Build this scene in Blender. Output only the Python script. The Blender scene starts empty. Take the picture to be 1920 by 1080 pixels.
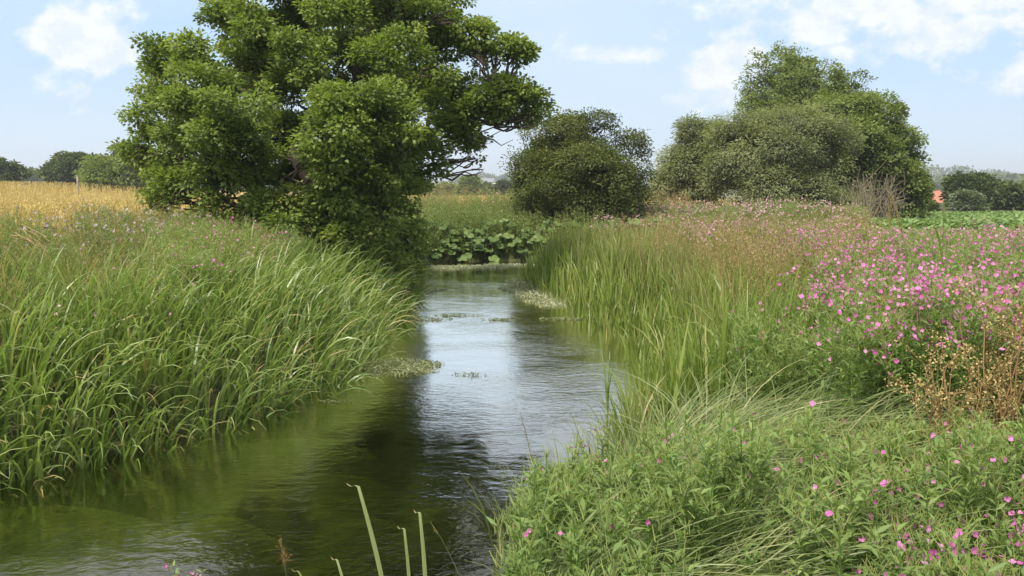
import bpy, math, random
import numpy as np
PI = math.pi
rng = np.random.default_rng(7)
random.seed(7)
sc = bpy.context.scene
C = sc.collection

# ------------------------------------------------------------------ camera
F = 1707.0                       # focal length in photo pixels (1920 wide)
CAMZ = 1.8
PITCH = math.atan(183 / F)
cam_data = bpy.data.cameras.new('camera')
cam_data.sensor_width = 36.0
cam_data.lens = 36.0 * F / 1920
cam_data.clip_start = 0.05
cam_data.clip_end = 9000
cam = bpy.data.objects.new('camera', cam_data)
C.objects.link(cam)
cam.location = (0, 0, CAMZ)
cam.rotation_euler = (PI / 2 - PITCH, 0, 0)
sc.camera = cam

# ------------------------------------------------------------------ light
SUN_EL, SUN_AZ = math.radians(52), math.radians(215)     # azimuth from +Y towards +X
world = bpy.data.worlds.new("World")
sc.world = world
world.use_nodes = True
wn, wl = world.node_tree.nodes, world.node_tree.links
wn.clear()


def wnode(t, **k):
    n = wn.new(t)
    for a, b in k.items():
        setattr(n, a, b)
    return n


def wmath(op, a, b=None, clamp=False):
    n = wn.new('ShaderNodeMath')
    n.operation = op
    n.use_clamp = clamp
    for i, v in enumerate((a, b)):
        if v is None:
            continue
        if isinstance(v, (int, float)):
            n.inputs[i].default_value = v
        else:
            wl.new(v, n.inputs[i])
    return n.outputs[0]


def wmix(fac, a, b):
    n = wn.new('ShaderNodeMix')
    n.data_type = 'RGBA'
    for i, v in ((0, fac), (6, a), (7, b)):
        if isinstance(v, tuple):
            n.inputs[i].default_value = v
        elif isinstance(v, (int, float)):
            n.inputs[i].default_value = v
        else:
            wl.new(v, n.inputs[i])
    return n.outputs[2]


SKYK = 0.10
sky = wnode('ShaderNodeTexSky', sky_type='NISHITA')
sky.sun_disc = False
sky.sun_elevation = SUN_EL
sky.sun_rotation = SUN_AZ
sky.air_density = 1.0
sky.dust_density = 1.0
tc = wnode('ShaderNodeTexCoord')
sep = wnode('ShaderNodeSeparateXYZ')
wl.new(tc.outputs['Generated'], sep.inputs[0])
ay = wmath('MAXIMUM', wmath('ABSOLUTE', sep.outputs[1]), 0.05)
U = wmath('DIVIDE', sep.outputs[0], ay)
V = wmath('DIVIDE', sep.outputs[2], ay)
cmb = wnode('ShaderNodeCombineXYZ')
wl.new(U, cmb.inputs[0]); wl.new(wmath('MULTIPLY', V, 1.5), cmb.inputs[1])


def wnoise(scale, detail, rough=0.55, off=0.0, sx=1.0):
    m = wnode('ShaderNodeMapping')
    m.inputs['Location'].default_value = (off, off * 0.7, 0)
    m.inputs['Scale'].default_value = (sx, 1, 1)
    wl.new(cmb.outputs[0], m.inputs[0])
    n = wnode('ShaderNodeTexNoise')
    n.inputs['Scale'].default_value = scale
    n.inputs['Detail'].default_value = detail
    n.inputs['Roughness'].default_value = rough
    wl.new(m.outputs[0], n.inputs['Vector'])
    return n.outputs[0]


def w1(v):
    return v * .735 / SKYK


puff = wnoise(11, 8, 0.6, 3.1)
fine = wnoise(30, 6, 0.6, 1.1)
wisp = wnoise(2.6, 6, 0.55, 5.3, 0.45)
# (u, v, ru, rv, strength): cumulus banks at their directions
BL = [(-.450, .163, .055, .048, 1.2), (-.495, .160, .032, .018, .7), (-.435, .140, .05, .03, .8), (-.465, .115, .03, .02, .5),
      (.115, .146, .045, .012, .9), (.215, .128, .036, .026, 1.1), (.255, .140, .03, .022, .9), (.23, .100, .04, .015, .5),
      (.33, .175, .05, .035, 1.0), (.40, .20, .10, .035, 1.2), (.50, .175, .11, .03, 1.0), (.47, .205, .11, .035, 1.2), (.555, .125, .035, .03, .8), (.34, .15, .03, .02, .5), (.46, .20, .24, .055, .55)]
acc = None
for (cu, cv, ru, rv, st) in BL:
    du = wmath('DIVIDE', wmath('SUBTRACT', U, cu), ru)
    dv = wmath('DIVIDE', wmath('SUBTRACT', V, cv), rv)
    r2 = wmath('ADD', wmath('MULTIPLY', du, du), wmath('MULTIPLY', dv, dv))
    m = wmath('MULTIPLY', wmath('SUBTRACT', 1.0, wmath('SQRT', r2)), st)
    m = wmath('MAXIMUM', m, -1.0)
    acc = m if acc is None else wmath('MAXIMUM', acc, m)
den = wmath('ADD', acc, wmath('MULTIPLY', wmath('SUBTRACT', puff, 0.5), 3.6))
den = wmath('ADD', den, wmath('MULTIPLY', wmath('SUBTRACT', fine, 0.5), 1.0))
cl = wmath('MULTIPLY', wmath('SUBTRACT', den, -0.05), 1.9, True)
mr = wnode('ShaderNodeMapRange', interpolation_type='SMOOTHSTEP')
wl.new(wisp, mr.inputs[0]); mr.inputs[1].default_value = .38; mr.inputs[2].default_value = .72
mr.inputs[3].default_value = 0.0; mr.inputs[4].default_value = .42
hz = wnode('ShaderNodeMapRange', interpolation_type='SMOOTHSTEP')
wl.new(V, hz.inputs[0]); hz.inputs[1].default_value = -.02; hz.inputs[2].default_value = .2
hz.inputs[3].default_value = .70; hz.inputs[4].default_value = .12
ov = wnode('ShaderNodeMapRange', interpolation_type='SMOOTHSTEP')      # high thin overcast above the frame
wl.new(V, ov.inputs[0]); ov.inputs[1].default_value = .20; ov.inputs[2].default_value = .40
ov.inputs[3].default_value = 0; ov.inputs[4].default_value = .85
base = wnode('ShaderNodeMapRange', interpolation_type='LINEAR')
wl.new(V, base.inputs[0]); base.inputs[1].default_value = 0; base.inputs[2].default_value = .25
skyc = wmix(.85, sky.outputs[0], (w1(.43), w1(.67), w1(.96), 1))
s1 = wmix(hz.outputs[0], skyc, (w1(.78), w1(.89), w1(1.0), 1))
s2 = wmix(mr.outputs[0], s1, (w1(.82), w1(.88), w1(.97), 1))
s3 = wmix(ov.outputs[0], s2, (w1(.98), w1(.99), w1(1.0), 1))
cw = wnode('ShaderNodeMapRange', interpolation_type='SMOOTHSTEP')
wl.new(fine, cw.inputs[0]); cw.inputs[1].default_value = .38; cw.inputs[2].default_value = .6
ccol = wmix(cw.outputs[0], (w1(.80), w1(.86), w1(.95), 1), (w1(.97), w1(.98), w1(1.0), 1))
s4 = wmix(wmath('MULTIPLY', cl, .85), s3, ccol)
bg = wnode('ShaderNodeBackground')
bg.inputs[1].default_value = SKYK
wl.new(s4, bg.inputs[0])
wo = wnode('ShaderNodeOutputWorld')
wl.new(bg.outputs[0], wo.inputs[0])

sd = bpy.data.lights.new('sun', 'SUN')
sd.energy = 4.2
sd.angle = math.radians(8)
sd.color = (1.0, .94, .82)
sun = bpy.data.objects.new('sun', sd)
C.objects.link(sun)
from mathutils import Vector
sdir = Vector((math.sin(SUN_AZ) * math.cos(SUN_EL), math.cos(SUN_AZ) * math.cos(SUN_EL), math.sin(SUN_EL)))
sun.rotation_euler = sdir.to_track_quat('Z', 'Y').to_euler()
sc.view_settings.view_transform = 'Standard'
sc.view_settings.look = 'None'
sc.view_settings.exposure = 0.62
sc.view_settings.gamma = 1.0
sc.render.engine = 'CYCLES'
sc.cycles.max_bounces = 6
sc.cycles.diffuse_bounces = 3
sc.cycles.glossy_bounces = 2
sc.cycles.transmission_bounces = 3
sc.cycles.transparent_max_bounces = 6

CP, SP = math.cos(PITCH), math.sin(PITCH)


def W(px, py, Y):
    """world point seen at photo pixel (px, py) at distance Y ahead"""
    r, u = (px - 960) / F, (540 - py) / F
    s = Y / (CP + u * SP)
    return np.array([r * s, Y, CAMZ + s * (-SP + u * CP)])


def PX(x, Y):
    return 960 + F * x / np.maximum(Y, .01)


# ------------------------------------------------------------------ mesh builder
class MB:
    def __init__(self):
        self.v, self.f, self.t, self.m, self.n = [], [], [], [], 0

    def add(self, v, f, t=0.5, m=0):
        v = np.asarray(v, dtype=np.float32).reshape(-1, 3)
        f = np.asarray(f, dtype=np.int64).reshape(-1, 4)
        if len(v) == 0:
            return
        self.v.append(v)
        self.f.append(f + self.n)
        self.t.append(np.broadcast_to(np.asarray(t, dtype=np.float32), (len(v),)))
        self.m.append(np.full(len(f), m, dtype=np.int32))
        self.n += len(v)

    def mesh(self, name, mats, smooth=True):
        v = np.concatenate(self.v); f = np.concatenate(self.f); t = np.concatenate(self.t); mi = np.concatenate(self.m)
        me = bpy.data.meshes.new(name)
        me.vertices.add(len(v)); me.vertices.foreach_set('co', v.ravel())
        me.loops.add(len(f) * 4); me.loops.foreach_set('vertex_index', f.astype(np.int32).ravel())
        me.polygons.add(len(f))
        me.polygons.foreach_set('loop_start', np.arange(0, len(f) * 4, 4, dtype=np.int32))
        me.polygons.foreach_set('loop_total', np.full(len(f), 4, dtype=np.int32))
        me.polygons.foreach_set('material_index', mi)
        if not smooth:
            me.polygons.foreach_set('use_smooth', np.zeros(len(f), dtype=bool))
        a = me.attributes.new('tint', 'FLOAT', 'POINT')
        a.data.foreach_set('value', np.ascontiguousarray(t))
        for m in (mats if isinstance(mats, (list, tuple)) else [mats]):
            me.materials.append(m)
        me.update(calc_edges=True)
        me.validate()
        return me

    def build(self, name, mats, parent=None, smooth=True, loc=None):
        o = bpy.data.objects.new(name, self.mesh(name, mats, smooth))
        C.objects.link(o)
        if parent:
            o.parent = parent
        if loc is not None:
            o.location = loc
        return o


def tag(o, label=None, cat=None, group=None, kind=None):
    if label: o['label'] = label
    if cat: o['category'] = cat
    if group: o['group'] = group
    if kind: o['kind'] = kind
    return o


def empty(name, loc, label, cat, group=None):
    o = bpy.data.objects.new(name, None)
    C.objects.link(o)
    o.location = loc
    o.empty_display_size = .1
    return tag(o, label, cat, group)


def copy_tree(o, parent=None):
    c = o.copy(); C.objects.link(c)
    c.parent = parent
    for ch in [x for x in bpy.data.objects if x.parent == o]:
        copy_tree(ch, c)
    return c


def nrm(a):
    return a / np.maximum(np.linalg.norm(a, axis=-1, keepdims=True), 1e-9)


def U_(a, b, n):
    return rng.uniform(a, b, n)


def blades(mb, P, L, Wd, az, th0, bend, tint, segs=5, p=1.6, mat=0, twist=.5, keel=True, tiptint=0.0):
    """arching grass blades: az = direction of lean, th0 = start angle from vertical, bend = added angle at tip"""
    n = len(P)
    if n == 0: return
    L, Wd, az, th0, bend, tint = [np.broadcast_to(np.asarray(q, float), (n,)) for q in (L, Wd, az, th0, bend, tint)]
    out = np.stack([np.sin(az), np.cos(az), np.zeros(n)], 1)
    side = np.stack([np.cos(az), -np.sin(az), np.zeros(n)], 1)
    tw = rng.normal(0, twist, n)
    pos = P.astype(float).copy()
    V = np.zeros((n, segs + 1, 2, 3)); T = np.zeros((n, segs + 1, 2))
    for k in range(segs + 1):
        t = k / segs
        th = th0 + bend * t ** p
        d = out * np.sin(th)[:, None]; d[:, 2] = np.cos(th)
        w = Wd * (1 - t ** 2.2) * (0.55 + .45 * min(1, t * 4)) * .5 + .0004
        a = tw * (.4 + .6 * t)
        up = np.cross(side, d)
        s = side * np.cos(a)[:, None] + up * np.sin(a)[:, None]
        V[:, k, 0] = pos - s * w[:, None]
        V[:, k, 1] = pos + s * w[:, None]
        T[:, k, :] = (tint + tiptint * t ** 3)[:, None]
        pos = pos + d * (L / segs)[:, None]
    base = (np.arange(n) * (segs + 1) * 2)[:, None, None]
    k = np.arange(segs)[None, :, None] * 2
    f = base + k + np.array([0, 1, 3, 2])[None, None, :]
    mb.add(V.reshape(-1, 3), f.reshape(-1, 4), T.reshape(-1), mat)


def leaves(mb, P, D, N, L, Wd, tint, mat=0, fold=.25, droop=.15, two=True, wide=.45):
    """pointed leaves: base P, along D, facing N"""
    n = len(P)
    if n == 0: return
    L, Wd, tint = [np.broadcast_to(np.asarray(q, float), (n,)) for q in (L, Wd, tint)]
    D = nrm(D); S = nrm(np.cross(D, N)); N = np.cross(S, D)
    l, w = L[:, None], Wd[:, None]
    mid = P + D * l * wide
    r = mid + S * w * .5 + N * w * fold
    q = mid - S * w * .5 + N * w * fold
    tip = P + D * l - N * l * droop
    if two:
        V = np.stack([P, r, tip, q, mid], 1)
        f = (np.arange(n) * 5)[:, None, None] + np.array([[0, 1, 2, 4], [0, 4, 2, 3]])[None]
        mb.add(V.reshape(-1, 3), f.reshape(-1, 4), np.repeat(tint, 5), mat)
    else:
        V = np.stack([P, r, tip, q], 1)
        f = (np.arange(n) * 4)[:, None] + np.array([0, 1, 2, 3])[None]
        mb.add(V.reshape(-1, 3), f, np.repeat(tint, 4), mat)


def ovals(mb, P, D, N, L, Wd, tint, mat=0, fold=.12, droop=.1):
    """rounder leaves made of three bands (8 vertices)"""
    n = len(P)
    if n == 0: return
    L, Wd, tint = [np.broadcast_to(np.asarray(q, float), (n,)) for q in (L, Wd, tint)]
    D = nrm(D); S = nrm(np.cross(D, N)); N = np.cross(S, D)
    rows = []
    for t, w in ((0, .12), (.28, .85), (.68, .95), (1, .2)):
        c = P + D * (L * t)[:, None] - N * (L * droop * t * t)[:, None]
        o = S * (Wd * w * .5)[:, None]
        u = N * (Wd * w * fold)[:, None]
        rows += [c - o + u, c + o + u]
    V = np.stack(rows, 1)
    f = (np.arange(n) * 8)[:, None, None] + np.array([[0, 1, 3, 2], [2, 3, 5, 4], [4, 5, 7, 6]])[None]
    mb.add(V.reshape(-1, 3), f.reshape(-1, 4), np.repeat(tint, 8), mat)


def tube(mb, pts, rad, sides=7, tint=.5, mat=0):
    pts = np.asarray(pts, float); n = len(pts)
    rad = np.broadcast_to(np.asarray(rad, float), (n,))
    T = nrm(np.gradient(pts, axis=0))
    ref = np.array([.3, .9, .2]) if abs(T[0][1]) < .8 else np.array([1., 0, .1])
    A = nrm(np.cross(T, ref)); B = np.cross(T, A)
    a = np.linspace(0, 2 * PI, sides, endpoint=False)
    ring = pts[:, None] + rad[:, None, None] * (A[:, None] * np.cos(a)[None, :, None] + B[:, None] * np.sin(a)[None, :, None])
    f = []
    for i in range(n - 1):
        for j in range(sides):
            k = (j + 1) % sides
            f.append([i * sides + j, i * sides + k, (i + 1) * sides + k, (i + 1) * sides + j])
    mb.add(ring.reshape(-1, 3), f, tint, mat)


def boxm(mb, x0, x1, y0, y1, z0, z1, tint=.5, mat=0):
    v = [(x, y, z) for z in (z0, z1) for x, y in ((x0, y0), (x1, y0), (x1, y1), (x0, y1))]
    f = [(0, 3, 2, 1), (4, 5, 6, 7), (0, 1, 5, 4), (1, 2, 6, 5), (2, 3, 7, 6), (3, 0, 4, 7)]
    mb.add(v, f, tint, mat)


def curve(p0, p1, sag=0., n=7, wob=0.):
    p0, p1 = np.asarray(p0, float), np.asarray(p1, float)
    t = np.linspace(0, 1, n)[:, None]
    pts = p0 + (p1 - p0) * t
    ln = np.linalg.norm(p1 - p0)
    pts[:, 2] += sag * ln * np.sin(t[:, 0] * PI)
    w = rng.normal(0, wob * ln, (n, 3)); w[0] = 0; w[-1] = 0
    return pts + w


# ------------------------------------------------------------------ materials
def newmat(name):
    m = bpy.data.materials.new(name)
    m.use_nodes = True
    m.node_tree.nodes.clear()
    return m


def leafmat(name, cols, transl=.3, rough=.55, spec=.3, patch=1.5, patchamt=.25, tcol=1.25):
    """cols: list of (pos, rgb) ramp over the per-leaf tint"""
    m = newmat(name); N, Lk = m.node_tree.nodes, m.node_tree.links
    at = N.new('ShaderNodeAttribute'); at.attribute_name = 'tint'
    geo = N.new('ShaderNodeNewGeometry')
    nz = N.new('ShaderNodeTexNoise'); nz.inputs['Scale'].default_value = patch; nz.inputs['Detail'].default_value = 2
    Lk.new(geo.outputs['Position'], nz.inputs['Vector'])
    ad = N.new('ShaderNodeMath'); ad.operation = 'MULTIPLY_ADD'
    Lk.new(nz.outputs[0], ad.inputs[0]); ad.inputs[1].default_value = patchamt * 2; ad.inputs[2].default_value = -patchamt
    s = N.new('ShaderNodeMath'); s.operation = 'ADD'
    Lk.new(at.outputs['Fac'], s.inputs[0]); Lk.new(ad.outputs[0], s.inputs[1])
    r = N.new('ShaderNodeValToRGB')
    r.color_ramp.elements[0].position = cols[0][0]; r.color_ramp.elements[0].color = (*cols[0][1], 1)
    r.color_ramp.elements[1].position = cols[-1][0]; r.color_ramp.elements[1].color = (*cols[-1][1], 1)
    for p, c in cols[1:-1]:
        e = r.color_ramp.elements.new(p); e.color = (*c, 1)
    Lk.new(s.outputs[0], r.inputs[0])
    b = N.new('ShaderNodeBsdfPrincipled')
    Lk.new(r.outputs[0], b.inputs['Base Color'])
    b.inputs['Roughness'].default_value = rough
    b.inputs['Specular IOR Level'].default_value = spec
    o = N.new('ShaderNodeOutputMaterial')
    if transl > 0:
        t = N.new('ShaderNodeBsdfTranslucent')
        mc = N.new('ShaderNodeMix'); mc.data_type = 'RGBA'; mc.blend_type = 'MULTIPLY'; mc.inputs[0].default_value = 1
        Lk.new(r.outputs[0], mc.inputs[6]); mc.inputs[7].default_value = (tcol * 1.1, tcol * 1.2, tcol * .6, 1)
        Lk.new(mc.outputs[2], t.inputs[0])
        mx = N.new('ShaderNodeMixShader'); mx.inputs[0].default_value = transl
        Lk.new(b.outputs[0], mx.inputs[1]); Lk.new(t.outputs[0], mx.inputs[2])
        Lk.new(mx.outputs[0], o.inputs[0])
    else:
        Lk.new(b.outputs[0], o.inputs[0])
    return m


M = {}
M['alder'] = leafmat('alder_leaf', [(0, (.07, .10, .022)), (.45, (.165, .22, .045)), (.75, (.255, .305, .072)), (1, (.34, .37, .11))], .38, .5, .35, .5, .12)
M['hawthorn'] = leafmat('hawthorn_leaf', [(0, (.042, .058, .018)), (.5, (.098, .122, .032)), (.85, (.16, .165, .048)), (1, (.23, .17, .06))], .28, .6, .25, .5, .15)
M['willow'] = leafmat('willow_leaf', [(0, (.12, .14, .065)), (.5, (.22, .24, .115)), (1, (.33, .34, .17))], .33, .6, .3, .35, .2)
M['tree_mid'] = leafmat('tree_leaf', [(0, (.095, .125, .036)), (.5, (.17, .21, .06)), (1, (.26, .30, .09))], .33, .6, .3, .35, .2)
M['tree_dark'] = leafmat('dark_tree_leaf', [(0, (.06, .082, .03)), (.5, (.10, .128, .048)), (1, (.155, .18, .07))], .25, .6, .2, .2, .2)
M['tree_grey'] = leafmat('grey_leaf', [(0, (.10, .13, .07)), (.5, (.17, .20, .12)), (1, (.25, .28, .17))], .25, .6, .2, .3, .2)
M['sedge'] = leafmat('sedge_blade', [(0, (.07, .115, .024)), (.4, (.14, .21, .045)), (.75, (.24, .30, .10)), (.93, (.36, .37, .17)), (1, (.46, .36, .18))], .36, .38, .5, .9, .12)
M['reed'] = leafmat('reed_blade', [(0, (.08, .115, .02)), (.45, (.155, .215, .04)), (.8, (.24, .29, .07)), (.95, (.35, .33, .13)), (1, (.45, .36, .16))], .38, .42, .4, .9, .12)
M['palesedge'] = leafmat('pale_sedge_blade', [(0, (.07, .10, .028)), (.5, (.17, .215, .08)), (.85, (.30, .33, .15)), (1, (.46, .38, .20))], .33, .42, .4, .9, .12)
M['grass'] = leafmat('meadow_grass', [(0, (.09, .12, .03)), (.45, (.175, .20, .06)), (.75, (.26, .255, .10)), (1, (.42, .34, .18))], .34, .55, .3, .7, .2)
M['straw'] = leafmat('dry_grass', [(0, (.17, .145, .05)), (.5, (.30, .225, .10)), (1, (.44, .32, .17))], .3, .6, .2, .7, .2)
M['rust'] = leafmat('rusty_seed', [(0, (.16, .10, .05)), (.5, (.30, .185, .085)), (1, (.42, .27, .13))], .2, .6, .2, .7, .2)
M['wheat'] = leafmat('wheat', [(0, (.28, .21, .08)), (.5, (.43, .32, .125)), (1, (.56, .44, .20))], .25, .6, .2, .12, .3)
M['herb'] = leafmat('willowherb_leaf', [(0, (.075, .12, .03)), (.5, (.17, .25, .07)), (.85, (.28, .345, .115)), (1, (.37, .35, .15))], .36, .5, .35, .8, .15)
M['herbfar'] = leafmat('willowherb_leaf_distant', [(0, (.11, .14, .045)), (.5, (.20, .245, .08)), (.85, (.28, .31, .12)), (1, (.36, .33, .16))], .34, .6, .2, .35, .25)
M['pink'] = leafmat('pink_petal', [(0, (.42, .08, .28)), (.5, (.62, .16, .46)), (1, (.76, .34, .63))], .35, .6, .2, .7, .1, .8)
M['palepink'] = leafmat('faded_pink_petal', [(0, (.42, .20, .27)), (.5, (.56, .28, .40)), (1, (.62, .42, .46))], .3, .6, .2, .7, .2, .8)
M['butter'] = leafmat('butterbur_leaf', [(0, (.035, .065, .016)), (.5, (.10, .155, .04)), (1, (.19, .25, .08))], .3, .5, .3, .7, .15)
M['beet'] = leafmat('beet_leaf', [(0, (.10, .155, .05)), (.5, (.17, .25, .085)), (1, (.26, .34, .14))], .3, .6, .2, .4, .2)
M['weed'] = leafmat('river_weed', [(0, (.06, .08, .02)), (.5, (.17, .20, .05)), (1, (.34, .37, .11))], .2, .6, .2, .8, .2)
M['mat'] = leafmat('floating_weed', [(0, (.09, .11, .04)), (.5, (.22, .24, .11)), (1, (.55, .56, .42))], .2, .6, .3, 3, .2)
M['stem'] = leafmat('green_stem', [(0, (.07, .10, .03)), (1, (.16, .17, .06))], 0, .6, .3)
M['bark'] = leafmat('bark', [(0, (.035, .028, .02)), (.5, (.075, .06, .045)), (1, (.13, .11, .085))], 0, .85, .1, 6, .4)
M['deadwood'] = leafmat('dead_twig', [(0, (.14, .11, .075)), (1, (.30, .25, .18))], 0, .8, .1, 6, .3)


def groundmat(name, cols, scale=2., bump=.3):
    m = newmat(name); N, Lk = m.node_tree.nodes, m.node_tree.links
    geo = N.new('ShaderNodeNewGeometry')
    nz = N.new('ShaderNodeTexNoise'); nz.inputs['Scale'].default_value = scale; nz.inputs['Detail'].default_value = 8
    nz.inputs['Roughness'].default_value = .65
    Lk.new(geo.outputs['Position'], nz.inputs['Vector'])
    r = N.new('ShaderNodeValToRGB')
    r.color_ramp.elements[0].position = .3; r.color_ramp.elements[0].color = (*cols[0], 1)
    r.color_ramp.elements[1].position = .72; r.color_ramp.elements[1].color = (*cols[-1], 1)
    for i, c in enumerate(cols[1:-1]):
        e = r.color_ramp.elements.new(.3 + .42 * (i + 1) / (len(cols) - 1)); e.color = (*c, 1)
    Lk.new(nz.outputs[0], r.inputs[0])
    b = N.new('ShaderNodeBsdfPrincipled'); b.inputs['Roughness'].default_value = .9
    b.inputs['Specular IOR Level'].default_value = .15
    Lk.new(r.outputs[0], b.inputs['Base Color'])
    bp = N.new('ShaderNodeBump'); bp.inputs['Strength'].default_value = bump; bp.inputs['Distance'].default_value = .05
    Lk.new(nz.outputs[0], bp.inputs['Height']); Lk.new(bp.outputs[0], b.inputs['Normal'])
    o = N.new('ShaderNodeOutputMaterial'); Lk.new(b.outputs[0], o.inputs[0])
    return m


M['soil'] = groundmat('bank_soil', [(.03, .026, .014), (.055, .06, .025), (.085, .10, .035)], 3.)
M['bed'] = groundmat('stream_bed', [(.016, .018, .010), (.045, .048, .018), (.13, .135, .045)], 1.3)
M['fieldsoil'] = groundmat('wheat_ground', [(.24, .18, .075), (.33, .25, .10)], .6)
M['beetsoil'] = groundmat('beet_ground', [(.07, .09, .03), (.12, .17, .05)], .6)
M['hill'] = groundmat('far_farmland', [(.06, .085, .035), (.10, .12, .05), (.20, .18, .09), (.30, .26, .15)], .006, 0)


# ------------------------------------------------------------------ terrain
LEFT = [(-9, .0), (-6.5, 1.5), (-4.7, 3.6), (-3.35, 5.4), (-2.75, 6.15), (-2.25, 7.1), (-1.8, 8.5), (-1.72, 10), (-1.85, 11.5), (-1.75, 13.4), (-1.85, 16),
        (-2.2, 19), (-2.3, 21.5), (-1.7, 22.9), (-.6, 23.4), (.8, 23.4), (3, 22.8), (8, 21.7), (16, 22)]
RIGHT = [(16, 19.3), (8, 19), (3, 19.8), (1.4, 20.5), (.6, 20.2), (.3, 18.8), (.5, 16.6), (.95, 14.6), (1.05, 12.6), (1.5, 10.8), (1.42, 9.4), (1.3, 8.1), (1.15, 7), (.72, 5.9),
         (.32, 5.0), (.05, 4.3), (-.7, 3.5), (-1.7, 2.6), (-3.4, .5), (-5.5, -2.5), (-8, -4), (-14, -4)]
POLY = np.array(LEFT + RIGHT, float)
SEG_L = np.array(LEFT, float); SEG_R = np.array(RIGHT, float)


def dist_poly(x, y, S):
    d = np.full(x.shape, 1e9)
    for a, b in zip(S[:-1], S[1:]):
        ab = b - a
        t = np.clip(((x - a[0]) * ab[0] + (y - a[1]) * ab[1]) / (ab @ ab), 0, 1)
        d = np.minimum(d, np.hypot(x - a[0] - t * ab[0], y - a[1] - t * ab[1]))
    return d


def inside(x, y):
    c = np.zeros(x.shape, bool)
    j = len(POLY) - 1
    for i in range(len(POLY)):
        xi, yi = POLY[i]; xj, yj = POLY[j]
        if yi != yj:
            c ^= ((yi > y) != (yj > y)) & (x < (xj - xi) * (y - yi) / (yj - yi) + xi)
        j = i
    return c


def sst(t):
    t = np.clip(t, 0, 1)
    return t * t * (3 - 2 * t)


def vnoise(x, y, s, seed=0):
    a = np.sin(x * s * 1.3 + seed * 1.7 + 1.9 * np.sin(y * s * .7 + seed)) * np.cos(y * s * 1.1 - seed * .9 + 1.3 * np.sin(x * s * .6 + seed * 2))
    b = np.sin(x * s * 2.9 + 4.1 + seed) * np.cos(y * s * 3.1 + 2.2 * np.sin(x * s * 1.7) + seed)
    return .65 * a + .35 * b


def land(x, y):
    """returns signed distance (+ on land), is_left"""
    dl, dr = dist_poly(x, y, SEG_L), dist_poly(x, y, SEG_R)
    ins = inside(x, y)
    d = np.where(ins, -np.minimum(dl, dr), np.minimum(dl, dr))
    return d, (dl < dr)


def height(x, y, full=False):
    x = np.asarray(x, float); y = np.asarray(y, float)
    d, left = land(x, y)
    hl = .02 + .38 * sst(d / .7) + .35 * sst((d - .8) / 3.5)
    hl = hl + 1.05 * sst((-x - 17) / 20) * sst((y - 14) / 45)
    hr = .02 + .26 * sst(d / .6) + .22 * sst((d - 1.) / 6)
    h = np.where(left, hl, hr)
    far = sst((y - 24) / 10)
    h = h * (1 - far) + np.where(left | (y > 24), np.maximum(hl * (x < 10) + .5 * (x >= 10), .5), hr) * far
    h = h + .035 * vnoise(x, y, 1.1) * sst(d / 1.) + .25 * vnoise(x, y, .03, 2) * sst((y - 70) / 100)
    hill = 17 * sst((y - 500) / 1100) * (1 + .25 * vnoise(x, y, .002, 1))
    h = h + hill
    bed = -.12 - .33 * sst(-d / .4) + .04 * vnoise(x, y, 2.1, 3)
    h = np.where(d < 0, np.minimum(bed, -.10), h)
    if full:
        return h, d, left
    return h


def axis(lo, hi, fine_lo, fine_hi, step, grow=1.09):
    a = list(np.arange(fine_lo, fine_hi, step))
    s = step; v = fine_hi
    while v < hi:
        a.append(v); s *= grow; v += s
    a.append(hi)
    s = step; v = fine_lo - s
    b = []
    while v > lo:
        b.append(v); s *= grow; v -= s
    b.append(lo)
    return np.array(b[::-1] + a)


gx = axis(-4000, 4000, -9, 9, .14)
gy = axis(-60, 5500, -2, 27, .16)
X, Y = np.meshgrid(gx, gy)
H = height(X, Y)
nx, ny = len(gx), len(gy)


def is_wheat(x, y, d=None, left=None):
    if d is None:
        d, left = land(x, y)
    a = left & (d > 4.3 + .25 * vnoise(x, y, .8)) & (x < -5.0) & (y > 3)
    b = (y > 30.5 + .3 * vnoise(x, y, .7)) & (x < 9 + .1 * y)
    return (a | b) & (y < 130)


def is_beet(x, y):
    return (x > 7.2 + .36 * (y - 18) + .3 * vnoise(x, y, .9)) & (y > 14.5) & (y < 47) & (x < 90)


idx = np.arange(nx * ny).reshape(ny, nx)
faces = np.stack([idx[:-1, :-1], idx[:-1, 1:], idx[1:, 1:], idx[1:, :-1]], -1).reshape(-1, 4)
cx = (X[:-1, :-1] + X[1:, 1:]).ravel() / 2; cy = (Y[:-1, :-1] + Y[1:, 1:]).ravel() / 2
cd, cleft = land(cx, cy)
g = MB()
g.add(np.stack([X, Y, H], -1).reshape(-1, 3), faces, .5, 0)
mi = np.zeros(len(faces), np.int32)
mi[cd < -.05] = 1
mi[is_wheat(cx, cy, cd, cleft)] = 2
mi[is_beet(cx, cy)] = 3
mi[(cy > 130) | (cx < -130) | (cx > 130)] = 4
g.m = [mi]
tag(g.build('ground', [M['soil'], M['bed'], M['fieldsoil'], M['beetsoil'], M['hill']]), kind='structure')

# water sheet
wx = np.arange(-14, 16.2, .2); wy = np.arange(-4, 24, .2)
WX, WY = np.meshgrid(wx, wy)
widx = np.arange(WX.size).reshape(WX.shape)
wf = np.stack([widx[:-1, :-1], widx[:-1, 1:], widx[1:, 1:], widx[1:, :-1]], -1).reshape(-1, 4)
wcx = (WX[:-1, :-1] + .1).ravel(); wcy = (WY[:-1, :-1] + .1).ravel()
wd, _ = land(wcx, wcy)
wf = wf[wd < .3]
wb = MB(); wb.add(np.stack([WX, WY, np.zeros_like(WX)], -1).reshape(-1, 3), wf)
m = newmat('stream_water'); N, Lk = m.node_tree.nodes, m.node_tree.links
geo = N.new('ShaderNodeNewGeometry')


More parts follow.
